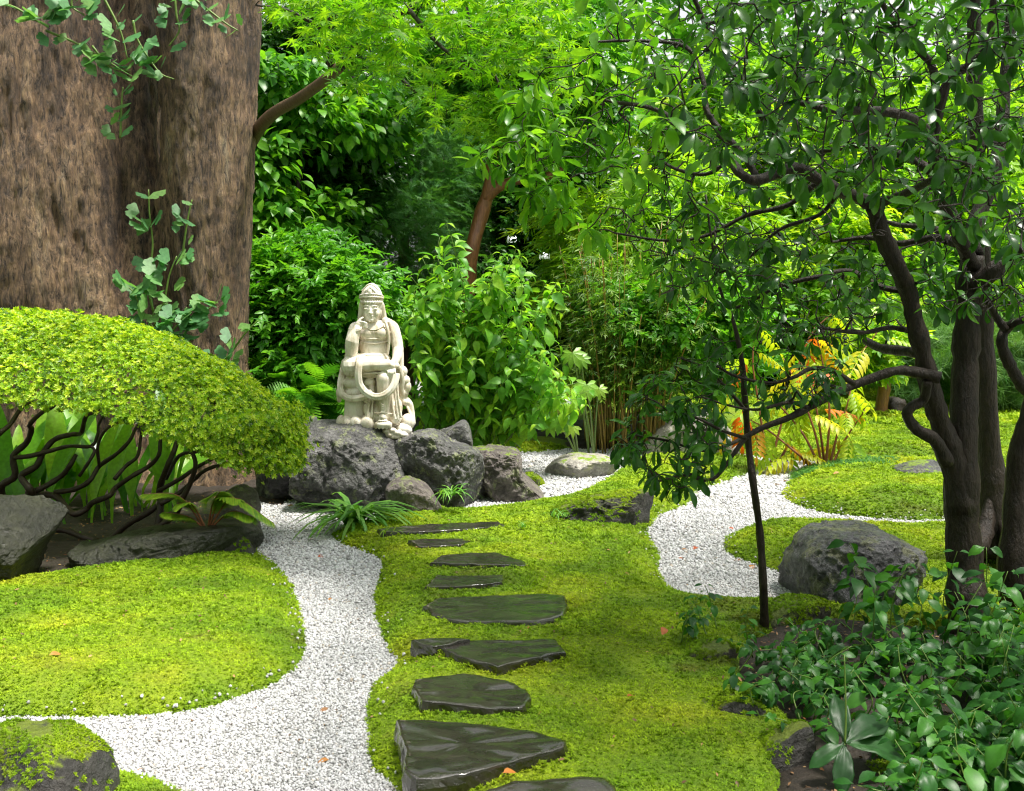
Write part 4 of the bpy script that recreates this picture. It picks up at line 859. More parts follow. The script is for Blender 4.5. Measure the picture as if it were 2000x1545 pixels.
def px_limb(mb, pts, y, rpx, k=8, m=5, wob=0.0, rng=None, dy=None):
    """pts in photograph pixels, y distance (or list), rpx radius in pixels (start, end)"""
    ys = np.interp(np.linspace(0, 1, len(pts)), np.linspace(0, 1, len(np.atleast_1d(y))), np.atleast_1d(y))
    if rng is not None: ys = ys + rng.normal(size=len(pts)) * wob
    p = np.array([P(a, b, yy) for (a, b), yy in zip(pts, ys)]); q = spline(p, m)
    rp = np.atleast_1d(rpx).astype(float); rr_ = np.interp(np.linspace(0, 1, len(q)), np.linspace(0, 1, len(rp)), rp) * np.mean(ys) / FPX
    if rng is not None: rr_ = rr_ * (1 + .06 * rng.normal(size=len(q)))
    tube(mb, q, rr_, k); return limb_nodes(q, rr_)
def whorl_leaves(tips, dirs, n, size, rng, spread=1.0, droop=.25):
    pos, D, U = [], [], []
    for t, d in zip(tips, dirs):
        m = rng.integers(n[0], n[1] + 1); a = norm(d + (0, 0, .35)); x = norm(np.cross(a, (0.31, .2, 1.0))); y = np.cross(a, x); ph = rng.uniform(0, 6.28)
        for i in range(m):
            th = ph + i * 2.4 + rng.normal() * .25; rd = x * math.cos(th) + y * math.sin(th); fwd = rng.uniform(.05, .65)
            D.append(norm(rd * spread + a * fwd + np.array((0, 0, -droop * rng.uniform(.3, 1.6))))); U.append(norm(np.array((0, 0, 1.0)) + a * .3 + rng.normal(size=3) * .3)); pos.append(t - a * rng.uniform(0, .03) * (i % 3))
    pos, D, U = np.array(pos), np.array(D), np.array(U)
    return pos, frames(D, U, rng.normal(size=len(D)) * .35), size * rng.uniform(.65, 1.15, len(D))
def px_tips(rng, n, poly, y0, y1, dens=None):
    out = []; pw = np.array(poly, float); lo, hi = pw.min(0), pw.max(0)
    while len(out) < n:
        q = rng.uniform(lo, hi, (n * 2, 2)); q = q[sdf(q, pw) > 0]
        for a in q[:n - len(out)]: out.append(P(a[0], a[1], rng.uniform(y0, y1)))
    return np.array(out)

# ------------------------------------------------------------------ the old ginkgo
GY = 9.4
gk = empty('ginkgo_tree', P(210, 960, GY), 'huge old ginkgo trunk with furrowed brown bark and fan leaved shoots', 'tree')
def ginkgo_trunk():
    b = bmesh.new()
    def lobe(path, seg=28):
        mb = MB(); pts = np.array([P(x, y, GY + dy) for x, y, dy, _ in path]); rr_ = np.array([w * GY / FPX for *_, w in path]); tube(mb, spline(pts, 4), np.interp(np.linspace(0, 1, (len(path) - 1) * 4 + 1), np.linspace(0, 1, len(path)), rr_), seg)
        vs = [b.verts.new(v) for v in np.concatenate(mb.V)]
        for F in mb.F:
            for q in F: b.faces.new([vs[i] for i in q])
    lobe([(120, 1040, .6, 330), (120, 940, .6, 290), (105, 780, .6, 258), (100, 600, .6, 245), (93, 400, .6, 233), (84, 200, .6, 216), (76, 0, .6, 208), (90, -300, .6, 215), (90, -700, .6, 190)], 40)
    lobe([(425, 1050, -.1, 140), (420, 950, -.05, 100), (412, 850, 0, 78), (404, 700, .02, 74), (405, 560, .02, 75), (405, 400, .02, 81), (406, 250, .02, 85), (409, 100, .02, 89), (412, -60, .02, 92), (424, -400, 0, 84), (430, -700, 0, 76)], 28)
    lobe([(325, 1000, .25, 150), (322, 800, .28, 100), (320, 600, .30, 82), (322, 470, .36, 62), (326, 380, .5, 40)], 20)
    lobe([(300, 380, 1.5, 60), (310, 200, 1.6, 60), (318, 0, 1.7, 60), (320, -400, 1.7, 60)], 16)
    for x, w, t in ((40, 60, -.48), (-70, 66, -.44), (190, 54, -.38), (270, 40, -.2)): lobe([(x + 16, 1060, t - .05, w + 30), (x + 8, 900, t + .02, w), (x, 700, t + .16, w), (x - 10, 450, t + .34, w), (x - 14, 150, t + .5, w), (x - 14, -100, t + .7, w)], 16)
    bmesh.ops.recalc_face_normals(b, faces=b.faces)
    me = bpy.data.meshes.new('trunk'); b.to_mesh(me); b.free(); tmp = bpy.data.objects.new('trunk', me); COL.objects.link(tmp)
    rm = tmp.modifiers.new('r', 'REMESH'); rm.mode = 'VOXEL'; rm.voxel_size = .032
    sm = tmp.modifiers.new('s', 'SMOOTH'); sm.iterations = 8; sm.factor = .5
    me2 = bpy.data.meshes.new_from_object(tmp.evaluated_get(bpy.context.evaluated_depsgraph_get())); bpy.data.objects.remove(tmp)
    n = len(me2.vertices); V = np.zeros(n * 3, np.float32); me2.vertices.foreach_get('co', V); V = V.reshape(-1, 3); Nn = np.zeros(n * 3, np.float32); me2.vertices.foreach_get('normal', Nn); Nn = Nn.reshape(-1, 3)
    vis = (V[:, 1] < GY + .9) & (V[:, 2] < 5)
    d = np.zeros(n)
    for i in np.nonzero(vis)[0]:
        x, y, z = V[i]; w = .25 * noise.noise((x * 1.3, y * 1.3, z * .8))
        right = x > (345 - 1000) * GY / FPX and z > 1.0
        fu = 1 - 2 * abs(noise.noise((x * 7 + w * 3, y * 7, z * 1.1))); fu2 = 1 - 2 * abs(noise.noise((x * 19 + w * 3, y * 19, z * 2.2))); fl = noise.noise((x * 26, y * 26, z * 11))
        fl2 = max(0, noise.noise((x * 9 + 5, y * 9, z * 4.5)) - .12); d[i] = (.016 if right else .034) * fu + (.016 if right else .026) * fu2 + .014 * fl + (.015 if right else .06) * noise.noise((x * 2, y * 2, z * 1.2)) + (.008 if right else .035) * fl2
    V = V + Nn * d[:, None]; me2.vertices.foreach_set('co', V.astype(np.float32).ravel()); me2.update(); me2.polygons.foreach_set('use_smooth', np.ones(len(me2.polygons), bool))
    me2.materials.clear(); me2.materials.append(M['ginkgo_bark']); me2.name = 'trunk'; link('trunk', me2, gk)
ginkgo_trunk()
rg = RNG(31)
def shoot(pts, y, n, size, lab=None, rpx=2.5):
    ys = np.interp(np.linspace(0, 1, len(pts)), [0, 1], np.atleast_1d(y) if np.size(y) == 2 else [y, y]); q = spline(np.array([P(a, b, c) for (a, b), c in zip(pts, ys)]), 6)
    mb = MB(); tube(mb, q, np.linspace(rpx, 1.2, len(q)) * GY / FPX, 5); s = mb.build('shoot', M['twig_green'], gk)
    for i in range(n):
        t = rg.uniform(.05, 1) if i else 1.0; c = q[min(len(q) - 1, int(t * (len(q) - 1)))]; a = rg.uniform(0, 6.28)
        d = norm(np.array((math.cos(a), -abs(math.sin(a)) * .7 - .15, rg.uniform(-.5, .7)))); up = norm(np.array((rg.normal() * .4, -.8, .7)))
        st_ = c + d * size * rg.uniform(.3, .9); put('leaf', T_GINKGO, M['ginkgo'], s, st_, frames(d[None], up[None])[0], size * rg.uniform(.6, 1.15))
SH = 8.75
shoot([(300, 610), (290, 560), (298, 480), (292, 420), (290, 370)], SH, 20, .12); shoot([(355, 520), (360, 470), (368, 420), (375, 390)], SH, 9, .08)
shoot([(300, 640), (320, 590), (330, 540), (345, 500)], SH - .1, 24, .125); shoot([(310, 660), (280, 610), (260, 570), (240, 555)], SH - .15, 22, .125); shoot([(330, 690), (370, 640), (400, 610), (425, 590)], SH - .2, 24, .125)
shoot([(340, 700), (330, 660), (350, 630), (365, 600)], SH - .25, 20, .13); shoot([(420, 720), (450, 690), (480, 650), (505, 625)], SH - .35, 14, .11); shoot([(300, 690), (290, 650), (300, 610)], SH - .2, 14, .12)
shoot([(370, 880), (380, 840), (410, 830)], SH - .2, 10, .10); shoot([(235, 270), (236, 230), (238, 190), (240, 170)], SH - .1, 13, .10)
UY = 8.55
shoot([(90, 60), (150, 85), (210, 120), (260, 150)], UY, 14, .12); shoot([(-20, 0), (30, 15), (70, 40), (95, 50)], UY, 12, .11); shoot([(150, -30), (140, 10), (165, 30)], UY, 16, .14); shoot([(340, -20), (345, 30), (350, 60), (330, 90)], UY, 12, .12)
shoot([(370, -10), (395, 10), (440, 45), (465, 60)], UY, 12, .11); shoot([(260, 40), (270, 80), (310, 140), (340, 155)], UY + .1, 14, .11); shoot([(200, -10), (235, 60), (250, 120)], UY, 12, .12); shoot([(180, 90), (215, 130), (255, 140)], UY, 9, .12)
def lollipop_crown(par, cs, tm, size, n, mat, rng, name='crown'):
    """leaf clumps spread through the crown's volume"""
    mb = MB()
    for (c, rad, nn) in cs:
        K = max(6, nn // 26); u = norm(rng.normal(size=(K, 3))) * (rng.random((K, 1)) ** .4) * rad; cc = c + u
        idx = rng.integers(0, K, nn); spread = np.array((.16, .16, .07)) * np.mean(rad) * 1.1 + np.array((.08, .08, .04))
        p = cc[idx] + rng.normal(size=(nn, 3)) * spread; out = norm(p - c + rng.normal(size=(nn, 3)) * .4 * np.mean(rad)); d = norm(out * (1, 1, .45) + np.array((0, 0, -.25)) + rng.normal(size=(nn, 3)) * .35)
        up = norm(np.array((0, 0, 1.0)) + rng.normal(size=(nn, 3)) * .35); rn = np.clip(rng.random(K)[idx] * .6 + rng.random(nn) * .4, 0, .99)
        merge(mb, tm, p, frames(d, up), size * rng.uniform(.7, 1.25, nn), rn)
    return mb.build(name, mat, par, kind='stuff')
c0 = P(150, 0, GY); lollipop_crown(gk, [(np.array((c0[0] + dx, GY + dy, 6.6 + dz)), np.array((1.5, 1.5, .8)), 400) for dx, dy, dz in ((-2.8, .4, 0), (-.6, 1.2, 1.2), (.4, 1.6, .8))], T_GINKGO, .12, 0, M['ginkgo'], rg)

# ------------------------------------------------------------------ clipped azalea
AX0, AY0 = P(30, 700, 7.0)[0], 6.9
az = empty('azalea_shrub', (AX0, AY0, .05), 'clipped dome azalea with bare twisting dark stems beneath yellow green leaves', 'shrub')
rg = RNG(41)
def az_z(u, v): return .52 + 1.06 * np.maximum(1 - (u * u + v * v), 0) ** .50
n = 76000; u = rg.uniform(-1.05, 1.02, n); v = rg.uniform(-1.0, .75, n); ok = u * u + v * v < .995; u, v = u[ok], v[ok]
x = AX0 + u * 1.95; y = AY0 + v * 1.0; z = az_z(u, v)
nzv = np.array([noise.noise((a * 3.2, b * 3.2, 0)) for a, b in zip(x, y)])
zb = np.interp(u, [-1, -.1, .15, .42, .60, .72, .85, 1.0], [1.15, 1.14, 1.07, .97, .90, .76, .58, .50]) + .05 * nzv
ok = z > zb; x, y, z, u, v, nzv = [q[ok] for q in (x, y, z, u, v, nzv)]
# even cover: steep flanks get more
gx = -u * 1.06 * .50 * 2 * np.maximum(1 - (u * u + v * v), .02) ** (-.50) / 1.95; gy = -v * 1.06 * .50 * 2 * np.maximum(1 - (u * u + v * v), .02) ** (-.50) / 1.0
nrm = norm(np.column_stack([-gx, -gy, np.ones(len(x))])); p = np.column_stack([x, y, z]) + nrm * (.03 * nzv - rg.random(len(x)) ** 1.5 * .12)[:, None]
area = 1 / nrm[:, 2]; rep = rg.random(len(x)) < np.clip(area / 2.2, .28, 1.0); p, nrm = p[rep], nrm[rep]
th = rg.uniform(-1.35, 1.1, 7000); ru, rv = np.cos(th), np.sin(th); zt = .95 - .1 * rg.random(7000); zz = .50 + (zt - .50) * rg.random(7000); okr = (ru > .62) & (zz > np.interp(ru, [.6, .72, .85, 1.0], [.90, .76, .58, .50]))
rimp = np.column_stack([AX0 + ru * 1.95, AY0 + rv * 1.0, zz])[okr]; rimn = norm(np.column_stack([ru, rv * 1.9, 0 * ru + .25]))[okr]; rimp = rimp + rimn * rg.normal(size=(len(rimp), 1)) * .03 - rimn * .02; p = np.concatenate([p, rimp]); nrm = np.concatenate([nrm, rimn])
p = p + nrm * (.036 * np.array([noise.noise((a * 10, b * 10, c * 10)) + .6 * noise.noise((a * 4, b * 4, c * 4)) for a, b, c in p]))[:, None]
extra = rg.integers(0, len(p), 9000); st_ = nrm[extra][:, 2] < .6; ex = p[extra[st_]] + rg.normal(size=(st_.sum(), 3)) * .035; p = np.concatenate([p, ex]); nrm = np.concatenate([nrm, nrm[extra[st_]]])
a = rg.uniform(0, 6.28, len(p)); tang = norm(np.cross(nrm, np.column_stack([np.cos(a), np.sin(a), 0 * a]))); up = norm(nrm + rg.normal(size=p.shape) * .35 + (0, 0, .25))
mb = MB(); merge(mb, T_AZA, p, frames(norm(np.cross(up, tang)), up), .0245 * rg.uniform(.6, 1.5, len(p)), rg.random(len(p))); mb.build('foliage', M['azalea'], az, kind='stuff')
print('azalea whorls', len(p))
S3 = 3.09
STEMS = [
 ([(950, 1400), (970, 1250), (965, 1150), (1020, 1000), (1060, 900), (1075, 800), (1060, 700), (1070, 620)], (13, 5)),
 ([(960, 1170), (1100, 1090), (1200, 1020), (1350, 950), (1500, 900), (1560, 840)], (8, 3)),
 ([(965, 1250), (1100, 1170), (1250, 1040), (1450, 1000), (1620, 990), (1700, 960)], (9, 3)),
 ([(280, 1400), (400, 1410), (500, 1450), (600, 1480), (680, 1450), (760, 1380), (880, 1310), (950, 1260)], (11, 10)),
 ([(800, 1480), (870, 1400), (950, 1390), (1060, 1310), (1100, 1220), (1150, 1120), (1180, 1000), (1140, 880), (1200, 780), (1290, 680), (1300, 620)], (12, 4)),
 ([(-60, 1250), (100, 1220), (200, 1200), (330, 1200), (400, 1270), (450, 1310), (520, 1280), (560, 1240), (660, 1200), (700, 1150), (800, 1080), (900, 1020), (960, 950), (970, 850), (1010, 780), (1020, 690)], (13, 5)),
 ([(200, 1200), (180, 1160), (130, 1080), (220, 1020), (260, 940), (330, 860), (430, 830), (490, 820), (520, 720), (600, 680), (640, 600)], (13, 5)),
 ([(90, 970), (180, 960), (300, 930), (420, 900), (550, 900), (590, 830), (600, 760), (680, 640)], (8, 4)),
 ([(20, 1240), (10, 1140), (90, 1080), (80, 960), (160, 880), (190, 800), (180, 770), (250, 700), (330, 650), (330, 560)], (13, 5)),
 ([(-40, 860), (0, 820), (60, 770), (130, 670), (200, 620), (200, 520)], (9, 5)),
 ([(160, 1190), (260, 1150), (370, 1080), (420, 1020), (460, 950)], (10, 7)),
 ([(330, 1180), (450, 1160), (540, 1110), (600, 1020), (700, 950), (780, 870), (830, 780), (910, 740), (980, 760)], (9, 4)),
 ([(480, 1080), (540, 990), (570, 930), (550, 900)], (6, 5)),
 ([(690, 1100), (760, 1020), (830, 960), (850, 850), (870, 760), (930, 680)], (7, 4)),
 ([(1000, 1100), (1080, 960), (1200, 930), (1300, 870), (1420, 820), (1500, 780)], (7, 3)),
 ([(600, 1020), (590, 900), (640, 800), (740, 740), (760, 650)], (6, 3)),
]
nodes = []
for pts, rp in STEMS:
    mb = MB(); q = [(a / S3, 580 + b / S3) for a, b in pts]
    rp = tuple(.62 * k_ for k_ in rp); nodes += px_limb(mb, q, (6.75 + rg.normal() * .12, 6.7 + rg.normal() * .15), rp, 8, 5, .04, rg)
    mb.build('stem', M['bark_stem'], az)
mb = MB(); tt = []
for i in range(520):
    uu, vv = rg.uniform(-.95, .97), rg.uniform(-.7, .55)
    if uu * uu + vv * vv < .93: tt.append((AX0 + uu * 1.95, AY0 + vv, az_z(uu, vv) - rg.uniform(.06, .16)))
tt = np.array(tt); grow(mb, nodes, tt, rg, .009, .0022, .25, .05, 5); mb.build('twig', M['bark_stem'], az, kind='stuff')

# aspidistra clump behind it
asp = empty('aspidistra_plant', G(160, 1010, .03), 'clump of broad upright strap leaves growing behind the azalea stems', 'plant')
rg = RNG(43)
for i in range(64):
    px = rg.uniform(-40, 335); b = G(px, rg.uniform(985, 1025), .03); b[1] = rg.uniform(7.3, 8.1); az_ = rg.normal() * .8; lean = abs(rg.normal()) * .33 + .05
    d = norm(np.array((math.sin(az_) * lean + .12 * rg.normal(), -.2 * lean, 1.0))); up = norm(np.array((rg.normal() * .6, -1.0, .4)))
    put('leaf', [T_ASPI, T_ASPI2][int(rg.random() < .35)], M['aspi'], asp, b, frames(d[None], up[None])[0], rg.uniform(.6, 1.1))

# ------------------------------------------------------------------ maple overhead
mp_ = empty('maple_tree', P(490, 900, 10.2), 'bright green maple reaching out behind the ginkgo over the garden', 'tree')
rg = RNG(51); nodes = []
mb = MB(); nodes += px_limb(mb, [(440, 960), (450, 700), (455, 450), (470, 330), (495, 268), (530, 225), (580, 195), (630, 160), (665, 130)], (10.4, 10.2, 9.6, 8.6, 7.8), (22, 16, 13, 10.5, 9)); mb.build('trunk', M['bark_brown'], mp_)
for pts, rp, yy in (([(665, 130), (720, 60), (800, 20), (900, -30), (1050, -60)], (11, 5), (7.8, 6.6)), ([(650, 140), (640, 60), (700, -60), (800, -160)], (9, 4), (8, 6.5)), ([(905, -20), (920, 60), (950, 110), (980, 180), (1000, 230)], (5, 2), (7, 6.8)), ([(720, 60), (760, 120), (800, 170), (850, 200)], (6, 2), (7.2, 6.6)), ([(665, 130), (690, 150), (700, 185)], (5, 2), (7.8, 7.4)), ([(800, 20), (860, 90), (930, 140)], (5, 2), (6.8, 6.2)), ([(640, 60), (560, 20), (500, 10)], (5, 2), (7.6, 7.0))):
    mb = MB(); nodes += px_limb(mb, pts, yy, rp, 6); mb.build('branch', M['bark_dark'], mp_)
tips = np.concatenate([px_tips(rg, 350, [(505, 0), (600, 60), (640, 130), (690, 180), (740, 150), (760, 190), (850, 240), (960, 260), (1060, 260), (1110, 200), (1120, 40), (1100, -30), (800, -80), (520, -50)], 5.6, 7.0), px_tips(rg, 60, [(900, 230), (1010, 290), (1060, 260), (1080, 200), (900, 180)], 5.8, 6.8), px_tips(rg, 70, [(420, -60), (1200, -60), (1350, -500), (300, -500)], 5.0, 6.8)])
mb = MB(); dirs = grow(mb, nodes, tips, rg, .006, .0015, .12, .03, 4); mb.build('twig', M['bark_dark'], mp_, kind='stuff')
pos, D, U = [], [], []
for t, d in zip(tips, dirs):
    for i in range(rg.integers(5, 9)):
        a = rg.uniform(0, 6.28); dd = norm(np.array((math.cos(a), math.sin(a), rg.uniform(-.75, .1)))); pos.append(t + dd * rg.uniform(.01, .09) + rg.normal(size=3) * .03); D.append(dd); U.append(norm(np.array((0, 0, 1.0)) + rg.normal(size=3) * .38))
pos = np.array(pos); leaves(mp_, [T_MAPLE], M['maple'], pos, frames(np.array(D), np.array(U)), .084 * rg.uniform(.65, 1.2, len(pos)), rg)

# ------------------------------------------------------------------ hydrangea, its blossoms, fatsia, bamboo
def stem_shrub(root, rng, base, tips, mat_leaf, tmpls, size, mat_stem, pair_gap=.09, nparts=300, r0=.006, up=.35, leafy=.75):
    mb = MB(); pos, D, U, S = [], [], [], []
    for t in tips:
        b = base + np.array((rng.normal() * .18, rng.normal() * .15, 0)); mid = (b + t) / 2 + np.array((rng.normal() * .08, rng.normal() * .08, up * np.linalg.norm(t - b) * .35)); q = spline([b, mid, t], 8)
        tube(mb, q, np.linspace(r0, r0 * .35, len(q)), 5); L = np.linalg.norm(np.diff(q, axis=0), axis=1).sum(); m = max(3, int(L * leafy / pair_gap)); tg = norm(np.gradient(q, axis=0))
        for i in range(m):
            s = 1 - leafy * i / m; j = min(len(q) - 1, int(s * (len(q) - 1))); c = q[j]; a = tg[j]; x = norm(np.cross(a, (0.2, .3, 1))); yv = np.cross(a, x); ph = i * 1.57 + rng.normal() * .3
            for sg in (0, math.pi):
                rd = x * math.cos(ph + sg) + yv * math.sin(ph + sg); dd = norm(rd + a * rng.uniform(.1, .6) + np.array((0, 0, -.3 * rng.random()))); pos.append(c); D.append(dd); U.append(norm(np.array((0, -.15, 1.0)) + .4 * a + rng.normal(size=3) * .3)); S.append(size * rng.uniform(.7, 1.15) * (.55 if i == 0 else 1))
    mb.build('stem', mat_stem, root); pos = np.array(pos)
    leaves(root, tmpls, mat_leaf, pos, frames(np.array(D), np.array(U), rng.normal(size=len(pos)) * .3), np.array(S), rng, nparts)
rg = RNG(61); HY = 9.6
hy = empty('hydrangea_shrub', G(920, 900, .03), 'tall bright green hydrangea spreading beside the statue', 'shrub')
hb = np.array((*G(920, 905, .03)[:2], .03)); hb[1] = 10.0
tips = px_tips(rg, 150, [(800, 840), (800, 700), (790, 600), (800, 540), (840, 470), (875, 425), (893, 500), (905, 610), (950, 610), (955, 490), (1010, 455), (1100, 550), (1125, 580), (1060, 640), (1110, 690), (1150, 740), (1160, 790), (1080, 810), (1000, 860), (930, 880), (840, 850)], 9.0, 10.3)
stem_shrub(hy, rg, hb, tips, M['hyd'], [T_HYD, T_HYD2], .19, M['twig_green'], .10)
for i, (px, py, yy, lab) in enumerate(((1000, 468, 9.9, 'highest white blossom cluster right of the reddish trunk'), (1063, 500, 9.9, 'white blossom cluster at the upper right of the hydrangea'), (1108, 783, 9.3, 'white blossom cluster low on the right side of the hydrangea'))):
    c = P(px, py, yy); e = empty('blossom_cluster', c, lab, 'flower', 'white hydrangea blossoms')
    for k in range(16):
        d = norm(rg.normal(size=3) + (0, -.6, .4)); put('petal', T_SMALL, M['blossom'], e, c + d * (.05, .04, .025), frames(norm(np.cross(d, rg.normal(size=3)))[None], d[None])[0], .042)
def fatsia_plant(label, base, heads):
    e = empty('fatsia_plant', base, label, 'plant', 'fatsia plants with hand shaped leaves'); mb = MB()
    for (px, py, yy, s) in heads:
        c = P(px, py, yy); tube(mb, spline([base, (np.array(base) + c) / 2 + (0, 0, .1), c], 6), np.linspace(.012, .006, 13), 5)
        d = norm(np.array((rg.normal() * .4, -.45, -.8))); put('leaf', T_FATSIA, M['fatsia'], e, c, frames(d[None], norm(np.array((rg.normal() * .2, -1.0, .6)))[None])[0], s)
    mb.build('stem', M['twig_green'], e)
fatsia_plant('lowest fatsia with pale hand shaped leaf over the dark ground', G(1130, 900, .03), [(1095, 815, 9.6, .2), (1075, 828, 9.7, .16), (1118, 832, 9.7, .15)])
fatsia_plant('fatsia with spread pale leaf against the bamboo stems', G(1160, 890, .03), [(1146, 752, 9.7, .19), (1130, 765, 9.9, .14), (1170, 760, 10.0, .13)])
fatsia_plant('darker fatsia leaf above, in front of the bamboo foliage', G(1150, 885, .03), [(1118, 690, 10.2, .19), (1135, 700, 10.4, .15)])
rg = RNG(63); bmb = empty('bamboo_clump', G(1215, 880, .03), 'clump of thin yellowish bamboo stems behind the fatsia leaves', 'bamboo'); pos, D, U = [], [], []
for i in range(120):
    b = np.array((*G(rg.uniform(1150, 1285), 880, 0)[:2], 0.0)); b[1] = rg.uniform(11.0, 12.2); t = b + np.array(((b[0] - 1.25) * .75 + rg.normal() * .15, rg.normal() * .3, rg.uniform(1.2, 2.6))); q = spline([b, (b + t) / 2 + np.array((-.1 * (b[0] - 1.25), 0, .12)), t], 6)
    mb = MB(); tube(mb, q, np.linspace(.011, .004, len(q)) * rg.uniform(.7, 1.2), 5); mb.build('culm', M['culm'], bmb)
    for k in range(46):
        j = int((.38 + .62 * rg.random()) * (len(q) - 1)); dd = norm(np.array((rg.normal(), rg.normal() - .3, rg.uniform(-.9, .3)))); pos.append(q[j] + dd * rg.uniform(.02, .22) + rg.normal(size=3) * .05); D.append(dd); U.append(norm(np.array((0, 0, 1.0)) + rg.normal(size=3) * .4))
pos = np.array(pos); mb = MB(); merge(mb, T_SPRAYL, pos, frames(np.array(D), np.array(U)), .12 * rg.uniform(.7, 1.3, len(pos)), rg.random(len(pos))); mb.build('foliage', M['bamboo'], bmb, kind='stuff')

# ------------------------------------------------------------------ trees and shrubs behind
def bg_plant(name, cat, label, base, crowns, tm, size, mat, bark, seed, trunk=None, trunk_r=(8, 3), group=None):
    """crowns: (px, py, distance, rx, rz in pixels, leaves)"""
    rng = RNG(seed); yb = base[1]; e = empty(name, base, label, cat, group); cs = []
    for (px, py, yy, rx, rz, nn) in crowns:
        s = yy / FPX; cs.append((P(px, py, yy), np.array((rx * s, rx * s * .75, rz * s)), nn))
    mb = MB(); nodes = []
    if trunk: nodes += px_limb(mb, trunk[0], trunk[1], trunk_r, 9, 5, .03, rng)
    else:
        top = np.mean([c[0] for c in cs], axis=0); q = spline([base, (np.array(base) + top) / 2 + (rng.normal() * .1, 0, 0), top], 6); rr_ = np.linspace(trunk_r[0], trunk_r[1], len(q)) * yb / FPX; tube(mb, q, rr_, 8); nodes += limb_nodes(q, rr_)
    mb.build('trunk', bark, e); mb = MB()
    tips = np.concatenate([c + norm(rng.normal(size=(14, 3))) * rad * rng.uniform(.4, .9, (14, 1)) for c, rad, _ in cs]); grow(mb, nodes, tips, rng, .03, .005, .1, .03, 5); mb.build('branch', bark, e, kind='stuff')
    lollipop_crown(e, cs, tm, size, 0, mat, rng); return e
def B(px, yy, z=-.05): q = P(px, 700, yy); return (q[0], yy, z)
bg_plant('shrub', 'shrub', 'glossy leafed shrub between the ginkgo trunk and the statue', B(590, 10), [(560, 640, 10.2, 110, 110, 1500), (640, 560, 10.2, 90, 80, 1300), (570, 520, 10.4, 90, 70, 1000), (700, 590, 10.6, 70, 60, 700), (520, 720, 10, 70, 60, 600), (620, 700, 10.4, 80, 70, 600)], T_SPRAYN, .16, M['mid'], M['bark_dark'], 71, None, (8, 4))
bg_plant('fern_shrub', 'shrub', 'low ferny undergrowth in the shade left of the statue', B(610, 9.8), [(610, 790, 9.6, 50, 35, 200), (560, 770, 9.8, 50, 40, 200), (640, 830, 9.4, 30, 25, 80)], T_FERN, .26, M['mid'], M['bark_dark'], 72, None, (3, 1))
bg_plant('evergreen_tree', 'tree', 'dark glossy evergreen right behind the ginkgo trunk', B(560, 13), [(580, 380, 13, 130, 130, 1800), (520, 260, 13, 90, 120, 1300), (650, 300, 13.5, 110, 120, 1300), (560, 120, 13.4, 130, 120, 1600)], T_SPRAY, .24, M['dark'], M['bark_dark'], 73, None, (22, 8))
bg_plant('broadleaf_tree', 'tree', 'mid green broad leafed tree above the glossy shrub', B(520, 12), [(540, 430, 11.6, 60, 60, 500), (500, 330, 11.6, 60, 60, 400), (640, 430, 12, 60, 60, 400), (590, 240, 12, 120, 70, 900), (530, 160, 12, 80, 80, 700), (720, 230, 12.5, 80, 60, 600)], T_OVAL, .17, M['mid'], M['bark_dark'], 74, None, (12, 4))
bg_plant('conifer_tree', 'tree', 'feathery blue green conifer behind the statue', B(800, 14.5), [(790, 470, 13.6, 110, 90, 1500), (760, 380, 14.2, 110, 90, 1500), (830, 300, 14.6, 130, 110, 1900), (720, 290, 14.4, 100, 90, 1000), (800, 190, 15, 120, 90, 1300), (880, 440, 14.8, 80, 90, 900), (800, 560, 13.8, 90, 60, 700)], T_CONIF, .3, M['conifer'], M['bark_brown'], 75, None, (20, 6))
bg_plant('cypress_tree', 'tree', 'paler drooping cypress sprays between conifer and reddish trunk', B(900, 17.5), [(890, 290, 17, 60, 50, 420), (900, 370, 17.2, 60, 60, 420), (930, 450, 17.4, 70, 60, 420), (870, 240, 17.2, 70, 40, 300)], T_FERN, .5, M['fern'], M['bark_brown'], 76, None, (12, 4))
bg_plant('red_trunk_tree', 'tree', 'leaning reddish brown wet trunk forking behind the hydrangea', B(912, 12.5), [(930, 120, 12.2, 150, 90, 900), (1080, 230, 12.4, 130, 90, 900), (1050, 100, 12, 150, 100, 900)], T_SPRAY, .22, M['mid'], M['bark_red'], 77, ([(905, 905), (908, 760), (914, 600), (920, 500), (940, 420), (958, 360), (962, 310), (975, 240), (960, 150)], 12.5), (17, 15, 14, 12, 10))
mb = MB(); px_limb(mb, [(948, 390), (975, 365), (1010, 352), (1055, 348), (1100, 330)], (12.5, 12.3), (11, 7)); e_ = [o for o in COL.objects if o.name == 'red_trunk_tree'][0]; mb.build('limb', M['bark_red'], e_)
bg_plant('evergreen_tree', 'tree', 'dark evergreen behind the reddish trunk and white blossoms', B(1040, 15), [(1040, 430, 15, 110, 100, 1500), (1000, 560, 14.5, 120, 80, 1200), (1100, 340, 15, 110, 90, 1000), (1120, 600, 13.8, 120, 90, 1200), (950, 650, 14, 120, 80, 900), (1230, 640, 13.6, 110, 100, 1100)], T_SPRAY, .26, M['dark'], M['bark_dark'], 78, None, (18, 8))
bg_plant('bamboo_grove', 'bamboo', 'pale narrow leaved bamboo foliage above the yellow stems', B(1240, 13.2), [(1200, 470, 12.8, 130, 90, 900), (1300, 560, 12.6, 140, 80, 900), (1180, 570, 12.4, 100, 60, 600), (1380, 480, 13, 120, 100, 900), (1290, 400, 13.2, 130, 90, 800)], T_SPRAYL, .3, M['bright'], M['culm'], 79, None, (5, 3))
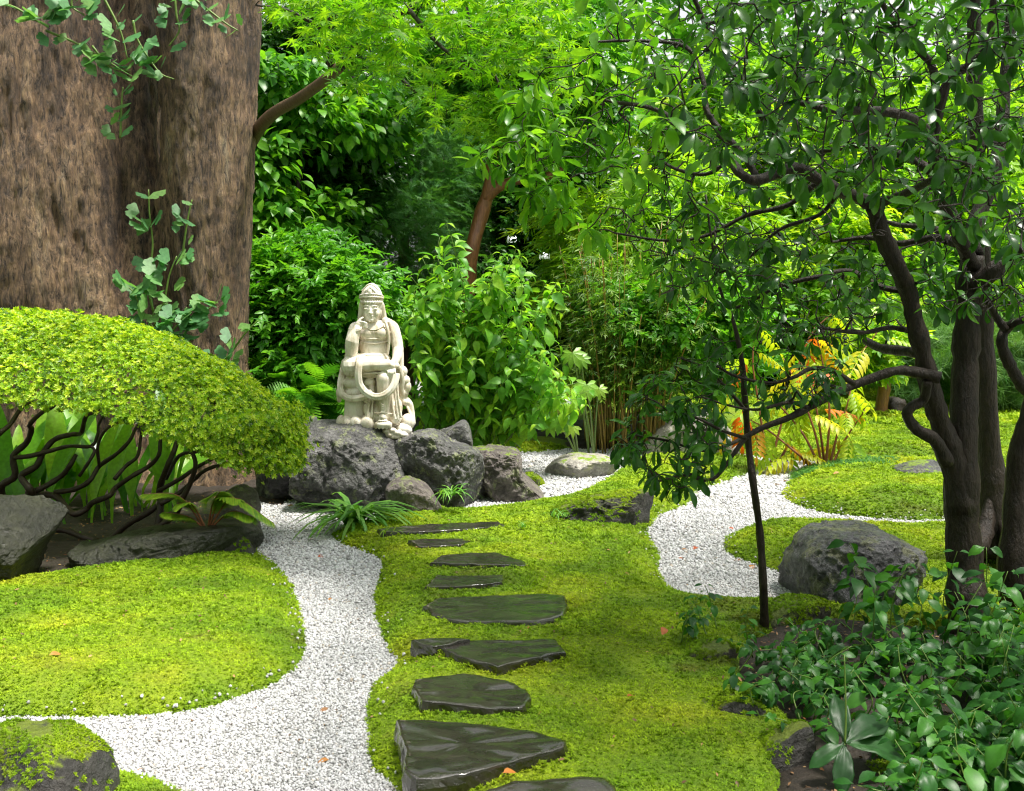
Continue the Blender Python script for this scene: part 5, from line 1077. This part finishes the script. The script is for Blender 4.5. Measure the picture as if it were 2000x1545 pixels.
bg_plant('leafy_shrub', 'shrub', 'bright leafy shrub hanging over the bamboo at right', B(1390, 12), [(1300, 640, 11.4, 110, 70, 900), (1230, 600, 11.5, 80, 60, 600), (1400, 590, 11.6, 110, 80, 800), (1420, 690, 11.8, 90, 60, 500)], T_SPRAY, .19, M['mid'], M['bark_dark'], 80, None, (7, 3))
bg_plant('sunlit_tree', 'tree', 'sunlit yellow green tree behind the middle of the dark tree crown', B(1560, 19), [(1500, 520, 18.5, 160, 130, 1500), (1600, 400, 19, 170, 130, 1500), (1450, 360, 19, 160, 120, 1300), (1640, 600, 18, 130, 90, 900), (1500, 230, 19.5, 190, 120, 1400), (1350, 250, 20, 150, 120, 1200)], T_SPRAY, .36, M['bright'], M['bark_brown'], 81, None, (14, 6))
bg_plant('sunlit_tree', 'tree', 'sunlit bright green tree farthest right behind the dark trunks', B(1880, 20), [(1800, 560, 19, 150, 110, 1200), (1930, 480, 19.5, 160, 140, 1400), (1800, 380, 20, 170, 120, 1300), (1960, 640, 18.5, 120, 90, 900), (1900, 250, 21, 200, 140, 1500), (1700, 220, 21, 190, 130, 1300)], T_SPRAY, .36, M['bright'], M['bark_brown'], 82, None, (14, 6))
bg_plant('pine_tree', 'tree', 'low pale green pine left of the dark trunks', B(1775, 16.5), [(1770, 690, 16.2, 90, 60, 800), (1820, 730, 16, 70, 50, 500), (1720, 650, 16.4, 70, 40, 400)], T_PINE, .3, M['pine'], M['bark_brown'], 83, None, (7, 3))
bg_plant('pine_tree', 'tree', 'pale green pine on the far right edge behind the trunks', B(1980, 15.5), [(1960, 700, 15.2, 90, 60, 800), (2010, 740, 15, 60, 50, 400), (1930, 650, 15.6, 60, 40, 300)], T_PINE, .3, M['pine'], M['bark_brown'], 84, None, (7, 3))
bg_plant('shrub', 'shrub', 'dark green shrub border along the far moss lawn', B(1640, 21), [(1580, 700, 21, 120, 45, 900), (1690, 710, 20.5, 90, 40, 700), (1460, 710, 20, 90, 50, 700), (1850, 720, 21.5, 120, 40, 700)], T_SPRAYL, .34, M['mid'], M['bark_dark'], 85, None, (4, 2))
bg_plant('pale_trunk_tree', 'tree', 'slim tree with a pale grey trunk on the far moss', B(1640, 17.5), [(1640, 470, 17.4, 110, 70, 700), (1600, 560, 17.2, 70, 50, 400)], T_SPRAY, .3, M['bright'], M['bark_pale'], 86, ([(1640, 815), (1645, 760), (1650, 690), (1640, 600), (1640, 480)], 17.5), (16, 12, 9))
bg_plant('leaning_tree', 'tree', 'small tree with rusty brown trunk beside the old stump', B(1722, 14.2), [(1700, 690, 14, 60, 35, 260), (1740, 660, 14.1, 50, 30, 200)], T_SPRAY, .24, M['bright'], M['bark_red'], 87, ([(1718, 835), (1722, 790), (1728, 740), (1715, 690), (1700, 660)], 14.2), (14, 11, 7))
rock('old dark tree stump with roots beside rusty trunk', [(1698, 838), (1715, 800), (1735, 780), (1765, 782), (1772, 820), (1800, 845), (1750, 848)], 14.4, .22, M['bark_dark'], 'tree stump', seed=33, sub=4, rough=1.8, name='tree_stump')
# the wood far behind reads as one mass
fr = MB(); rng = RNG(91)
N_F = 29000; fx = rng.uniform(-24, 34, N_F); fy = rng.uniform(25, 34, N_F); fzv = rng.uniform(-.1, 1, N_F) ** 1.0 * 15.5; hgt = 13 + 2.5 * np.array([noise.noise((a * .25, b * .25, 0)) for a, b in zip(fx, fy)])
cl = np.array([noise.noise((a * .55, b * .55, c * .7)) for a, b, c in zip(fx, fy, fzv)]); ok = (fzv < hgt) & (cl > -.12) & ~((fx > 9) & (fx < 11.5) & (fzv > 8.4)); fp = np.column_stack([fx, fy, fzv])[ok]
ring = []                       # unseen wood behind and beside the camera, added to cut low sky light
for x0, x1, y0, y1, n_ in ((-20, 24, -13, -7, 5200), (-17, -11, -8, 26, 4200), (19, 27, -8, 26, 3600)):
    q = np.column_stack([rng.uniform(x0, x1, n_), rng.uniform(y0, y1, n_), rng.uniform(0, 1, n_) ** .9 * (6.5 if y1 < 0 else 10.5)]); ring.append(q[np.array([noise.noise((a * .55, b * .55, c * .6)) for a, b, c in q]) > -.15])
ring = np.concatenate(ring); fp = np.concatenate([fp, ring]); cl = np.concatenate([cl[ok], np.array([noise.noise((a * .5, b * .5, c * .5)) for a, b, c in ring])]); ok = np.ones(len(fp), bool)
merge(fr, T_SPRAY, fp, frames(norm(rng.normal(size=fp.shape) * (1, 1, .5) + (0, -.5, -.2)), norm(np.array((0, -.3, 1.0)) + rng.normal(size=fp.shape) * .4)), .85 * rng.uniform(.7, 1.3, len(fp)), np.clip(cl[ok] + .3 + rng.random(len(fp)) * .4, 0, .99))
fo = fr.build('forest', M['mid'], kind='stuff')

# ------------------------------------------------------------------ the right hand tree
rg = RNG(101); TY = 4.85
rt = empty('evergreen_tree', G(1895, 1265, .1), 'dark multi stemmed evergreen with glossy whorled leaves standing over the groundcover', 'tree')
nodes = []
def limb(pts, y, rp, name='limb', k=8, par=None):
    global nodes
    mb = MB(); nn = px_limb(mb, pts, y, rp, k, 5, .02, rg); mb.build(name, M['bark_dark'], par or rt); nodes += nn
limb([(1898, 1290), (1890, 1200), (1885, 1100), (1878, 1000), (1880, 900), (1883, 800), (1886, 700), (1890, 620), (1897, 555), (1900, 500)], TY, (54, 40, 35, 33, 31, 26, 25, 24, 28, 22), 'trunk', 14)
limb([(1880, 1000), (1862, 900), (1838, 830), (1817, 760), (1800, 680), (1785, 620), (1774, 570), (1752, 520), (1722, 455), (1708, 404)], (TY, TY - .3), (28, 26, 22, 20, 18, 18, 17, 16))
limb([(1708, 404), (1680, 388), (1640, 372), (1600, 352), (1552, 328), (1480, 352), (1448, 340), (1424, 312), (1392, 296), (1340, 260), (1300, 224), (1260, 208), (1200, 200)], (TY - .3, TY - .6, TY), (14, 12, 9, 6, 4))
limb([(1708, 404), (1732, 392), (1780, 372), (1830, 345)], (TY - .3, TY - .9), (11, 6))
limb([(1850, 905), (1826, 860), (1792, 840), (1772, 812), (1780, 795), (1804, 780), (1812, 744)], (TY - .1, TY - .25), (15, 12, 10, 9))
limb([(1836, 738), (1792, 728), (1752, 724), (1700, 740), (1640, 764), (1580, 796), (1540, 816), (1488, 836), (1456, 856), (1432, 888), (1392, 936), (1340, 928), (1285, 940)], (TY - .2, TY - .5), (13, 10, 9, 7, 5, 3.5, 2.5))
limb([(1668, 750), (1624, 724), (1584, 720), (1552, 736), (1504, 748), (1440, 736), (1400, 715)], (TY - .35, TY - .5), (6, 4, 2.5), k=6)
limb([(1576, 796), (1540, 786), (1480, 800), (1424, 792), (1370, 775)], (TY - .45, TY - .6), (5, 3, 2), k=6)
limb([(1456, 856), (1408, 840), (1360, 816), (1300, 800)], (TY - .5, TY - .7), (4, 3, 2), k=6)
limb([(1800, 690), (1760, 685), (1720, 680), (1690, 665)], (TY - .1, TY + .3), (11, 8))
limb([(1792, 650), (1740, 640), (1680, 650), (1600, 640)], (TY, TY - .4), (7, 3), k=6)
limb([(1905, 560), (1940, 530), (1970, 505), (2010, 485), (2080, 440)], (TY, TY - .3), (19, 17, 15))
limb([(1898, 520), (1880, 475), (1856, 420), (1832, 360), (1820, 285), (1800, 248), (1760, 224), (1700, 216), (1632, 216), (1560, 200)], (TY, TY - .3, TY - .8), (18, 14, 12, 9, 5))
limb([(1822, 275), (1835, 210), (1856, 152), (1900, 124), (1930, 80), (1940, 0), (1930, -150)], (TY - .2, TY - .5), (11, 9, 6))
limb([(1832, 200), (1820, 130), (1800, 104), (1760, 60), (1720, 0), (1680, -120)], (TY - .2, TY - .6), (8, 7, 4))
limb([(1905, 500), (1904, 440), (1936, 360), (1955, 270), (1960, 200), (1970, 80), (1990, -120)], (TY, TY + .3), (17, 14, 12, 9))
limb([(1870, 475), (1824, 464), (1760, 476), (1700, 464), (1640, 470)], (TY, TY + .4), (9, 7, 4), k=6); limb([(1850, 465), (1820, 445), (1760, 440), (1720, 430)], (TY + .1, TY + .5), (7, 4), k=6)
limb([(1830, 350), (1800, 320), (1740, 296), (1680, 284), (1632, 292), (1560, 300)], (TY - .1, TY + .4), (9, 7, 4), k=6)
limb([(1480, 350), (1450, 300), (1384, 224), (1372, 152), (1340, 92), (1250, 80), (1150, 82)], (TY - .4, TY), (7, 5, 2.5), k=6); limb([(1552, 328), (1500, 250), (1460, 180), (1400, 110), (1370, 30), (1330, -60)], (TY - .4, TY - .6), (7, 4), k=6)
limb([(1424, 312), (1380, 340), (1320, 330), (1260, 300), (1180, 310)], (TY, TY + .3), (5, 2), k=6); limb([(1600, 352), (1540, 400), (1460, 420), (1380, 460), (1300, 470), (1200, 455)], (TY - .3, TY), (6, 4, 2), k=6)
limb([(1640, 372), (1600, 420), (1520, 450), (1440, 520), (1340, 545)], (TY - .1, TY + .2), (5, 2), k=6)
limb([(1774, 570), (1720, 560), (1660, 530), (1600, 540), (1520, 560), (1440, 600), (1380, 590)], (TY - .1, TY + .2), (7, 5, 2), k=6)
limb([(1985, 1180), (1983, 1050), (1985, 960), (1992, 880), (2012, 800), (2030, 700)], TY + .1, (34, 24, 19, 15), 'limb', 12)
limb([(2018, 770), (1996, 752), (1972, 712), (1957, 672), (1964, 644), (2000, 624), (2050, 610)], (TY + .1, TY), (14, 11, 10)); limb([(1964, 644), (1945, 618), (1930, 590), (1910, 560)], TY, (8, 5))
tips = np.concatenate([
    px_tips(rg, 185, [(1240, 90), (1400, 0), (2050, -40), (2050, 520), (1900, 470), (1700, 420), (1500, 320), (1300, 250)], 3.0, 4.3),
    px_tips(rg, 210, [(1010, 200), (1050, 60), (1200, -40), (1700, -40), (1750, 200), (1650, 420), (1500, 560), (1300, 560), (1150, 470), (1040, 360)], 4.2, 5.6),
    px_tips(rg, 70, [(1000, 340), (920, 320), (1000, 170), (1100, 200), (1120, 420), (1040, 420)], 5.0, 5.8),
    px_tips(rg, 100, [(1250, 480), (1600, 450), (1750, 480), (1760, 640), (1600, 690), (1400, 620), (1260, 560)], 4.2, 6.0),
    px_tips(rg, 60, [(1800, 450), (2040, 420), (2040, 640), (1930, 620), (1820, 600)], 4.4, 6.0),
    px_tips(rg, 50, [(1200, 830), (1330, 650), (1430, 640), (1420, 760), (1450, 870), (1380, 950), (1290, 960), (1220, 920)], 4.0, 4.7),
    px_tips(rg, 18, [(1420, 650), (1640, 690), (1650, 760), (1500, 800), (1430, 780)], 4.1, 4.7),
    px_tips(rg, 420, [(1150, -60), (2300, -60), (2600, -800), (1100, -800)], 2.6, 6.2), np.column_stack([rg.uniform(.5, 3.2, 200), rg.uniform(1.2, 4.2, 200), rg.uniform(3.2, 4.2, 200)]), np.column_stack([rg.uniform(2.5, 4.6, 480), rg.uniform(1.4, 4.8, 480), rg.uniform(2.7, 4.2, 480)])])  # last two sets: canopy out of view, added to shade the groundcover
bare = px_tips(rg, 420, [(1100, 250), (1300, 60), (2050, 0), (2050, 650), (1800, 600), (1700, 700), (1350, 620), (1200, 480)], 4.0, 5.8)
mb = MB(); dirs = grow(mb, nodes, np.concatenate([tips, bare]), rg, .010, .0028, .2, .02, 4)[:len(tips)]; mb.build('twig', M['bark_dark'], rt, kind='stuff')
pos, R_, S_ = whorl_leaves(tips, dirs, (5, 9), .094, rg); print('tree leaves', len(pos))
qx, qy, _f = proj(pos); backlit = (qx + rg.normal(size=len(qx)) * 70 < 1290) & (qy < 640)  # left part of the crown takes the leaf colour with painted backlight
S_ = np.where(backlit, S_ * 1.2, S_)
leaves(rt, [T_OBOV, T_OBOV2], M['tree_leaf'], pos[~backlit], R_[~backlit], S_[~backlit], rg, 200)
leaves(rt, [T_OBOV, T_OBOV2], M['tree_leaf_backlit'], pos[backlit], R_[backlit], S_[backlit], rg, 100)
# second trunk behind
nodes = []; t2 = empty('tree', G(1945, 1060, .1), 'straight smooth dark trunk with flared foot just behind the multi stemmed tree', 'tree')
limb([(1955, 1075), (1948, 1010), (1938, 930), (1930, 850), (1923, 700), (1921, 600), (1918, 480), (1912, 380), (1905, 200), (1900, -100)], 6.0, (62, 34, 23, 20, 17, 15, 14, 13), 'trunk', 14, t2)
limb([(1985, 1080), (1965, 1030), (1945, 960)], (5.8, 6.0), (26, 20, 10), 'root', 8, t2); limb([(1905, 1075), (1925, 1030), (1935, 960)], (5.8, 6.0), (24, 18, 8), 'root', 8, t2)
rg2 = RNG(103); lollipop_crown(t2, [(P(1880, -200, 6.2), np.array((1.3, 1.2, .5)), 900), (P(2200, -150, 6.5), np.array((1.3, 1.2, .6)), 900)], T_OBOV, .11, 0, M['tree_leaf'], rg2)
# slender sapling
nodes = []; sp_ = empty('sapling', G(1493, 1255, .1), 'thin bare dark sapling stem rising from the mossy stones', 'sapling')
limb([(1494, 1262), (1491, 1150), (1484, 1040), (1472, 950), (1462, 870), (1455, 780), (1448, 700), (1430, 620), (1408, 570), (1390, 470), (1378, 380)], (4.85, 4.7), (9, 8, 7.5, 7, 6.5, 5, 3, 2.5, 2), 'trunk', 8, sp_)
limb([(1455, 800), (1420, 760), (1380, 720), (1330, 700)], (4.75, 4.5), (4, 2), 'branch', 6, sp_); limb([(1460, 850), (1420, 870), (1370, 880), (1300, 860), (1240, 850)], (4.75, 4.4), (4, 2), 'branch', 6, sp_)
tips = np.concatenate([px_tips(rg, 36, [(1190, 840), (1280, 740), (1350, 640), (1450, 660), (1440, 780), (1400, 900), (1280, 950), (1200, 900)], 4.0, 4.8)])
mb = MB(); dirs = grow(mb, nodes, tips, rg, .005, .0016, .12, .02, 5); mb.build('twig', M['bark_dark'], sp_, kind='stuff')
pos, R_, S_ = whorl_leaves(tips, dirs, (4, 7), .088, rg, 1.0, .7); leaves(sp_, [T_OBOV, T_OBOV2], M['tree_leaf'], pos, R_, S_, rg)

# ------------------------------------------------------------------ sumac with orange leaves
rg = RNG(111)
def sumac(label, basepx, y, stems, n, smin, smax, name='sumac_shrub'):
    b = P(*basepx, y); e = empty(name, b, label, 'shrub')
    for pts in stems:
        mb = MB(); q = spline(np.array([P(a, c, y + rg.normal() * .08) for a, c in pts]), 5); tube(mb, q, np.linspace(.014, .005, len(q)), 6); mb.build('stem', M['twig_red'], e)
        for k in range(n):
            t = q[int((.45 + .55 * rg.random()) * (len(q) - 1))]; a = rg.uniform(0, 6.28); d = norm(np.array((math.cos(a), math.sin(a) * .8, rg.uniform(-1.0, .15)))); put('leaf', T_PINN, M['sumac'], e, t, frames(d[None], np.array([[0, 0, 1.0]]) + rg.normal(size=3) * .15)[0], rg.uniform(smin, smax))
sumac('sumac with red stems and orange tipped yellow leaves by the gravel', (1610, 922), 9.7, [[(1612, 922), (1620, 800), (1605, 700), (1590, 640)], [(1618, 920), (1635, 850), (1655, 790), (1665, 740)], [(1605, 922), (1570, 850), (1520, 790), (1480, 760)], [(1600, 922), (1550, 880), (1500, 840), (1465, 820)], [(1608, 922), (1590, 840), (1560, 760), (1530, 700)], [(1612, 920), (1600, 830), (1585, 760), (1560, 700)], [(1600, 925), (1570, 900), (1545, 870)], [(1620, 920), (1650, 860), (1690, 800)]], 5, .24, .42)
sumac('taller yellow green sumac branch behind the drooping limb', (1500, 900), 10.3, [[(1500, 905), (1480, 780), (1470, 700), (1480, 620)], [(1505, 905), (1540, 780), (1580, 660), (1640, 600)], [(1500, 905), (1450, 800), (1410, 740)], [(1520, 905), (1600, 760), (1680, 690), (1720, 640)]], 6, .3, .5)

# ------------------------------------------------------------------ grass tufts, cycad, mondo grass
def tuft(name, label, base, n, L, mat, rng, lean=1.0, tm=T_BLADE, cat='grass', wid=1.0):
    e = empty(name, base, label, cat)
    for i in range(n):
        a = rng.uniform(0, 6.28); l_ = rng.uniform(.15, lean); d = norm(np.array((math.cos(a) * l_, math.sin(a) * l_, 1.0))); o = np.array(base) + np.array((rng.normal() * .04, rng.normal() * .03, 0)); put('blade', tm, mat, e, o, frames(d[None], np.array([[-d[0] * .8 + rng.normal() * .1, -d[1] * .8, 1.0]]))[0], L * rng.uniform(.6, 1.15))
    return e
rg = RNG(121)
tuft('grass_tuft', 'bright green arching grass tuft at the corner of the moss bed', G(692, 1025, .05), 95, .52, M['grass'], rg, .75)
tuft('grass_tuft', 'two tall stiff blades beside the rock on mossy mound', P(1812, 960, 8.75), 12, .34, M['aspi'], rg, .8, cat='grass')
tuft('grass_tuft', 'few short grass blades on the low rock between paths', P(1090, 1010, 7.1), 14, .14, M['grass'], rg, .6)
tuft('grass_tuft', 'single upright grass blades standing in the moss right of the top stepping stone', G(1012, 1028, .09), 4, .16, M['grass'], rg, .3)
tuft('grass_tuft', 'thin grass growing in the crack below the statue boulders', P(880, 965, 7.55), 26, .22, M['grass'], rg, 1.2)
tuft('grass_tuft', 'small yellowish blades beside the long narrow stepping stone', G(765, 1040, .09), 8, .14, M['fern_gold'], rg, .9)
tuft('grass_tuft', 'small green tuft at the foot of the golden cycad', P(428, 1045, 6.5), 30, .13, M['grass'], rg, 1.2)
cy_b = P(405, 1045, 6.35); cyc = empty('cycad_plant', cy_b, 'small cycad with rusty stalks and golden feather fronds on the wet rock', 'plant')
mb = MB(); tube(mb, [cy_b + (0, 0, -.05), cy_b + (0, 0, .03)], [.035, .03], 8); mb.build('trunk', M['twig_red'], cyc)
def frond(end, mid, L=22):
    q = spline([cy_b + (0, 0, .02), P(*mid, 6.3), P(*end, 6.25)], 10); mb = MB(); tube(mb, q, np.linspace(.008, .002, len(q)), 5); s = mb.build('stalk', M['twig_red'], cyc); mb = MB(); t = norm(np.gradient(q, axis=0)); pos, D, U, S = [], [], [], []
    for i in range(60):
        k = .3 + .7 * i / 60; f_ = k * (len(q) - 1); j = int(f_); c = q[j] if j >= len(q) - 1 else q[j] * (1 - f_ + j) + q[j + 1] * (f_ - j); sd = norm(np.cross(t[j], (0, .3, 1)))
        for sg in (-1, 1): pos.append(c); D.append(norm(sd * sg * .9 + t[j] * .7 + np.array((0, -.25, -.2)))); U.append((0, -.4, 1.0)); S.append(.115 * math.sin(math.pi * min(1, (k - .22) * 1.2)) ** .6 + .01)
    merge(mb, leaf_strip([(0, .03), (.4, .045), (1, .004)], .2, .3), np.array(pos), frames(np.array(D), np.array(U)), np.array(S), RNG(7).random(len(pos))); mb.build('frond', M['fern_gold'], cyc)
for e_, m_ in (((535, 1022), (455, 975)), ((495, 1010), (450, 1000)), ((345, 985), (375, 985)), ((320, 1000), (370, 1010)), ((430, 960), (415, 985)), ((280, 965), (350, 970)), ((470, 975), (430, 975))): frond(e_, m_)
for px_, py_ in ((300, 1035), (255, 1060), (190, 1065), (345, 1020), (140, 1040), (320, 1000)): tuft('weed_tuft', 'small green weed sprouts on the soil beneath the azalea stems', G(px_, py_, .03), 9, .10, M['grass'], rg, 1.0, cat='weed')['group'] = 'weeds beneath the azalea'
# mondo grass on the mound: nobody could count it
rg = RNG(123); mo = MB(); pts = np.array([G(rg.uniform(1545, 1750), rg.uniform(914, 944)) for _ in range(1500)]); pw, fz, _ = BEDFN['mound']; hull = smooth_poly(poly_world([(1545, 938), (1575, 918), (1640, 911), (1720, 912), (1755, 925), (1730, 940), (1640, 943), (1570, 947)]))
pts = pts[sdf(pts[:, :2], hull) > 0]; pts[:, 2] = fz(pts[:, :2])
for k in range(4):
    a = rg.uniform(0, 6.28, len(pts)); l_ = rg.uniform(.3, 1.3, len(pts)); d = np.column_stack([np.cos(a) * l_, np.sin(a) * l_, np.ones(len(pts))]); merge(mo, T_BLADE, pts, frames(d, np.column_stack([-d[:, 0], -d[:, 1], np.ones(len(pts))])), .11 * rg.uniform(.6, 1.2, len(pts)), rg.random(len(pts)))
mo.build('mondo_grass', M['mondo'], kind='stuff')

# ------------------------------------------------------------------ groundcover at the lower right
rg = RNG(131)
CLAB = 'leafy groundcover plant with glossy oval leaves under the dark tree'
def cover_plant(px, py, y, h, n, size, lab, group='groundcover plants under the dark tree', tm=(T_OVAL, T_OVAL2)):
    b = P(px, py, y); b[2] = max(.06, ground_z(b[0], b[1])); e = empty('groundcover_plant', b, lab, 'plant', group); mb = MB()
    top = b + np.array((rg.normal() * .07, rg.normal() * .06, h)); q = spline([b, (b + top) / 2 + np.array((rg.normal() * .04, rg.normal() * .04, .02)), top], 6); tube(mb, q, np.linspace(.0035, .0015, len(q)), 5); mb.build('stem', M['twig_green'], e)
    t = norm(np.gradient(q, axis=0))
    for i in range(n):
        s = 1 - .75 * (i // 2) / max(1, n // 2); j = int(s * (len(q) - 1)); a = (i // 2) * 1.7 + (i % 2) * 3.14 + rg.normal() * .35; d = norm(np.array((math.cos(a), math.sin(a), rg.uniform(-.35, .25)))); put('leaf', tm[int(rg.random() < .4)], M['cover'], e, q[j] + d * .012, frames(d[None], np.array([[rg.normal() * .3, rg.normal() * .3 - .25, 1.0]]))[0], size * rg.uniform(.7, 1.2) * (.75 if i < 2 else 1))
area_ = np.array([(1480, 1260), (1560, 1230), (1680, 1250), (1800, 1260), (1960, 1230), (2060, 1260), (2060, 1600), (1850, 1600), (1760, 1620), (1560, 1620), (1590, 1470), (1500, 1410), (1420, 1340)], float)
cnt = 0
while cnt < 205:
    px, py = rg.uniform(1400, 2060), rg.uniform(1230, 1620)
    if sdf(np.array([[px, py]]), area_)[0] <= 0 or (1550 < px < 1760 and py > 1440 and py < 1590): continue
    yy = G(px, py, .1)[1]; big = max(0, (px - 1560) / 440); cover_plant(px, py, yy, rg.uniform(.05, .16) + .24 * big * rg.random() ** 1.5, rg.integers(5, 12), (.058 + .03 * rg.random() + .022 * big), 'glossy oval leaved groundcover plant ' + ('in the low patch beside the mossy stones' if px < 1600 else 'in front of the slender flower stalk' if px < 1760 else 'near the foot of the dark trunks' if py < 1360 else 'crowding the bottom right corner' if px > 1880 else 'right of the broad ribbed rosette')); cnt += 1
for px, py, yy, h in ((1690, 1270, 4.75, .42), (1720, 1260, 4.7, .36), (1660, 1280, 4.6, .34), (1740, 1300, 4.5, .4), (1700, 1330, 4.3, .38), (1780, 1290, 4.4, .36)): cover_plant(px, py, yy, h, 14, .12, 'upright leafy plant in front of the big pitted boulder', 'upright leafy plants before the boulder', (T_HYD, T_HYD2))
for px, py, yy, h in ((1960, 1260, 4.3, .5), (1920, 1280, 4.1, .46), (2000, 1300, 4.0, .52), (1860, 1290, 4.3, .36), (1970, 1330, 3.8, .45), (1900, 1340, 3.9, .4), (2020, 1380, 3.6, .42), (1840, 1270, 4.5, .46)): cover_plant(px, py, yy, h, 14, .095, 'tall sprawling round leaved plant before the dark trunks', 'tall round leaved plants by the trunk')
for px, py, yy, h in ((1330, 1290, 4.5, .16), (1345, 1260, 4.6, .2), (1400, 1250, 4.7, .22), (1385, 1270, 4.5, .2), (1440, 1340, 4.2, .18), (1470, 1300, 4.4, .24), (1420, 1420, 3.8, .14), (1370, 1300, 4.4, .13)): cover_plant(px, py, yy, h, 8, .06, 'small sparse seedling on the mossy stones left of the groundcover', 'seedlings on the mossy stones')
bl = P(1650, 1520, 3.25); bp = empty('broadleaf_plant', bl, 'large rosette of broad ribbed leaves with a flower stalk at the bottom', 'plant')
T_BROAD = leaf_ribbed([(0, .035), (.1, .04), (.2, .09), (.32, .16), (.45, .18), (.58, .19), (.7, .175), (.82, .13), (.92, .075), (1, .004)], .3, .45, .16, 11, .035)
hub = P(1650, 1452, 3.25)
for (ex, ey, dy), s in zip(((1588, 1500, -.06), (1648, 1552, -.12), (1795, 1475, .02), (1742, 1392, .12), (1632, 1352, .12)), range(8)):
    t = P(ex, ey, 3.25 + dy); d = norm(t - hub + (0, 0, .03)); put('leaf', T_BROAD, M['broad'], bp, hub, frames(d[None], norm(np.array((rg.normal() * .5, -.5, 1.0)))[None])[0], np.linalg.norm(t - hub) * 1.05)
mb = MB(); tube(mb, spline([hub, P(1652, 1390, 3.27), P(1649, 1278, 3.3)], 6), np.linspace(.004, .002, 13), 6); tube(mb, [hub, (hub[0], hub[1], .02)], [.006, .007], 6); mb.build('flower_stalk', M['twig_green'], bp)

# ------------------------------------------------------------------ fallen leaves and small bits
rg = RNG(141)
FL = [(1299, 1231, 'red fallen leaf lying on the moss near the sapling', .16, .07), (1330, 1076, 'orange fallen leaf, left one of a pair on right gravel', 0, .06), (1364, 1073, 'yellow orange fallen leaf, right one of a pair on right gravel', 0, .065), (1335, 1094, 'small orange fallen leaf nearest the moss on right gravel', 0, .05), (1448, 1097, 'orange red fallen leaf behind the sapling stem', 0, .06), (1468, 1107, 'pale curled fallen leaf beside the sapling stem', 0, .07), (1423, 1034, 'small fallen leaf at tip of the right moss island', 0, .05), (1450, 951, 'brown orange fallen leaf on the upper right gravel', 0, .08), (1513, 949, 'orange fallen leaf in shade before the mossy mound', 0, .08), (1535, 942, 'red orange fallen leaf touching the mossy mound', 0, .07), (1350, 986, 'ochre fallen leaf on the gravel by the low dark rock', 0, .06), (620, 1091, 'brown fallen leaf on the left gravel bend', 0, .06), (648, 1172, 'dark fallen leaf in the middle of left gravel path', 0, .03), (561, 990, 'small reddish leaf heap at foot of the boulder', 0, .07), (642, 1388, 'dark brown curled leaf on the lower left gravel', 0, .045), (176, 1432, 'brown fallen leaf beside the mossy corner boulder', 0, .06), (643, 1490, 'reddish fallen leaf near the bottom of the gravel', 0, .045), (982, 1517, 'pale brown fallen leaf beside the wedge stepping stone', .12, .06), (1935, 955, 'pinkish fallen leaf on bright moss right of trunk', .1, .07), (1640, 925, 'orange fallen leaf at the foot of the sumac', .15, .07), (97, 1290, 'pale pinkish fallen leaf on the left moss bed', .1, .06), (1225, 1366, 'dark grey fallen leaf upright on the moss', .09, .05)]
for px, py, lab, z, s in FL:
    c = G(px, py, z); c[2] = max(c[2], ground_z(c[0], c[1])) + .012; a = rg.uniform(0, 6.28); d = np.array((math.cos(a), math.sin(a) * .5, .1)); M_ = Matrix.Translation(Vector(c)) @ Matrix(frames(norm(d)[None], np.array([[rg.normal() * .2, -.35, 1.0]]))[0].tolist()).to_4x4() @ Matrix.Scale(s, 4)
    tag(link('fallen_leaf', tmesh(T_OVAL, M['dead_leaf'], 'fallen_leaf'), None, M_), lab, 'fallen leaf', 'fallen leaves')

rg = RNG(151); lit = MB(); q = np.column_stack([rg.uniform(-2.6, 3, 5200), rg.uniform(3, 9.5, 5200)]); q = q[in_view(q)]
q = q[stone_keep(q)]; zz = np.full(len(q), .008)
for pw, fz, _ in BEDFN.values(): zz = np.maximum(zz, fz(q) + .012)
for pw, fs in SOILFN.values(): zz = np.maximum(zz, fs(q) + .006)
q2 = np.column_stack([rg.uniform(-3.2, -.9, 2600), rg.uniform(5.7, 8.6, 2600)]); q2 = q2[sdf(q2, SOILFN['soil_bed'][0]) > 0]; q3 = np.column_stack([rg.uniform(.9, 2.4, 1500), rg.uniform(3.0, 4.9, 1500)]); q3 = q3[sdf(q3, SOILFN['soil_bed.001'][0]) > 0]; q = np.concatenate([q, q2, q3]); zz = np.concatenate([zz, SOILFN['soil_bed'][1](q2) + .008, SOILFN['soil_bed.001'][1](q3) + .008]); n0 = len(zz) - len(q2) - len(q3)
keep = rg.random(len(q)) < np.where(np.arange(len(q)) >= n0, .8, np.where(zz > .02, .16, .22)); q, zz = q[keep], zz[keep]; n_ = len(q); a = rg.uniform(0, 6.28, n_)
merge(lit, T_SMALL, np.column_stack([q, zz]), frames(np.column_stack([np.cos(a), np.sin(a), rg.normal(size=n_) * .2]), np.column_stack([rg.normal(size=(n_, 2)) * .35, np.ones(n_)])), rg.uniform(.008, .026, n_), rg.random(n_)); lit.build('leaf_litter', M['litter'], kind='stuff')

TRIS = 0
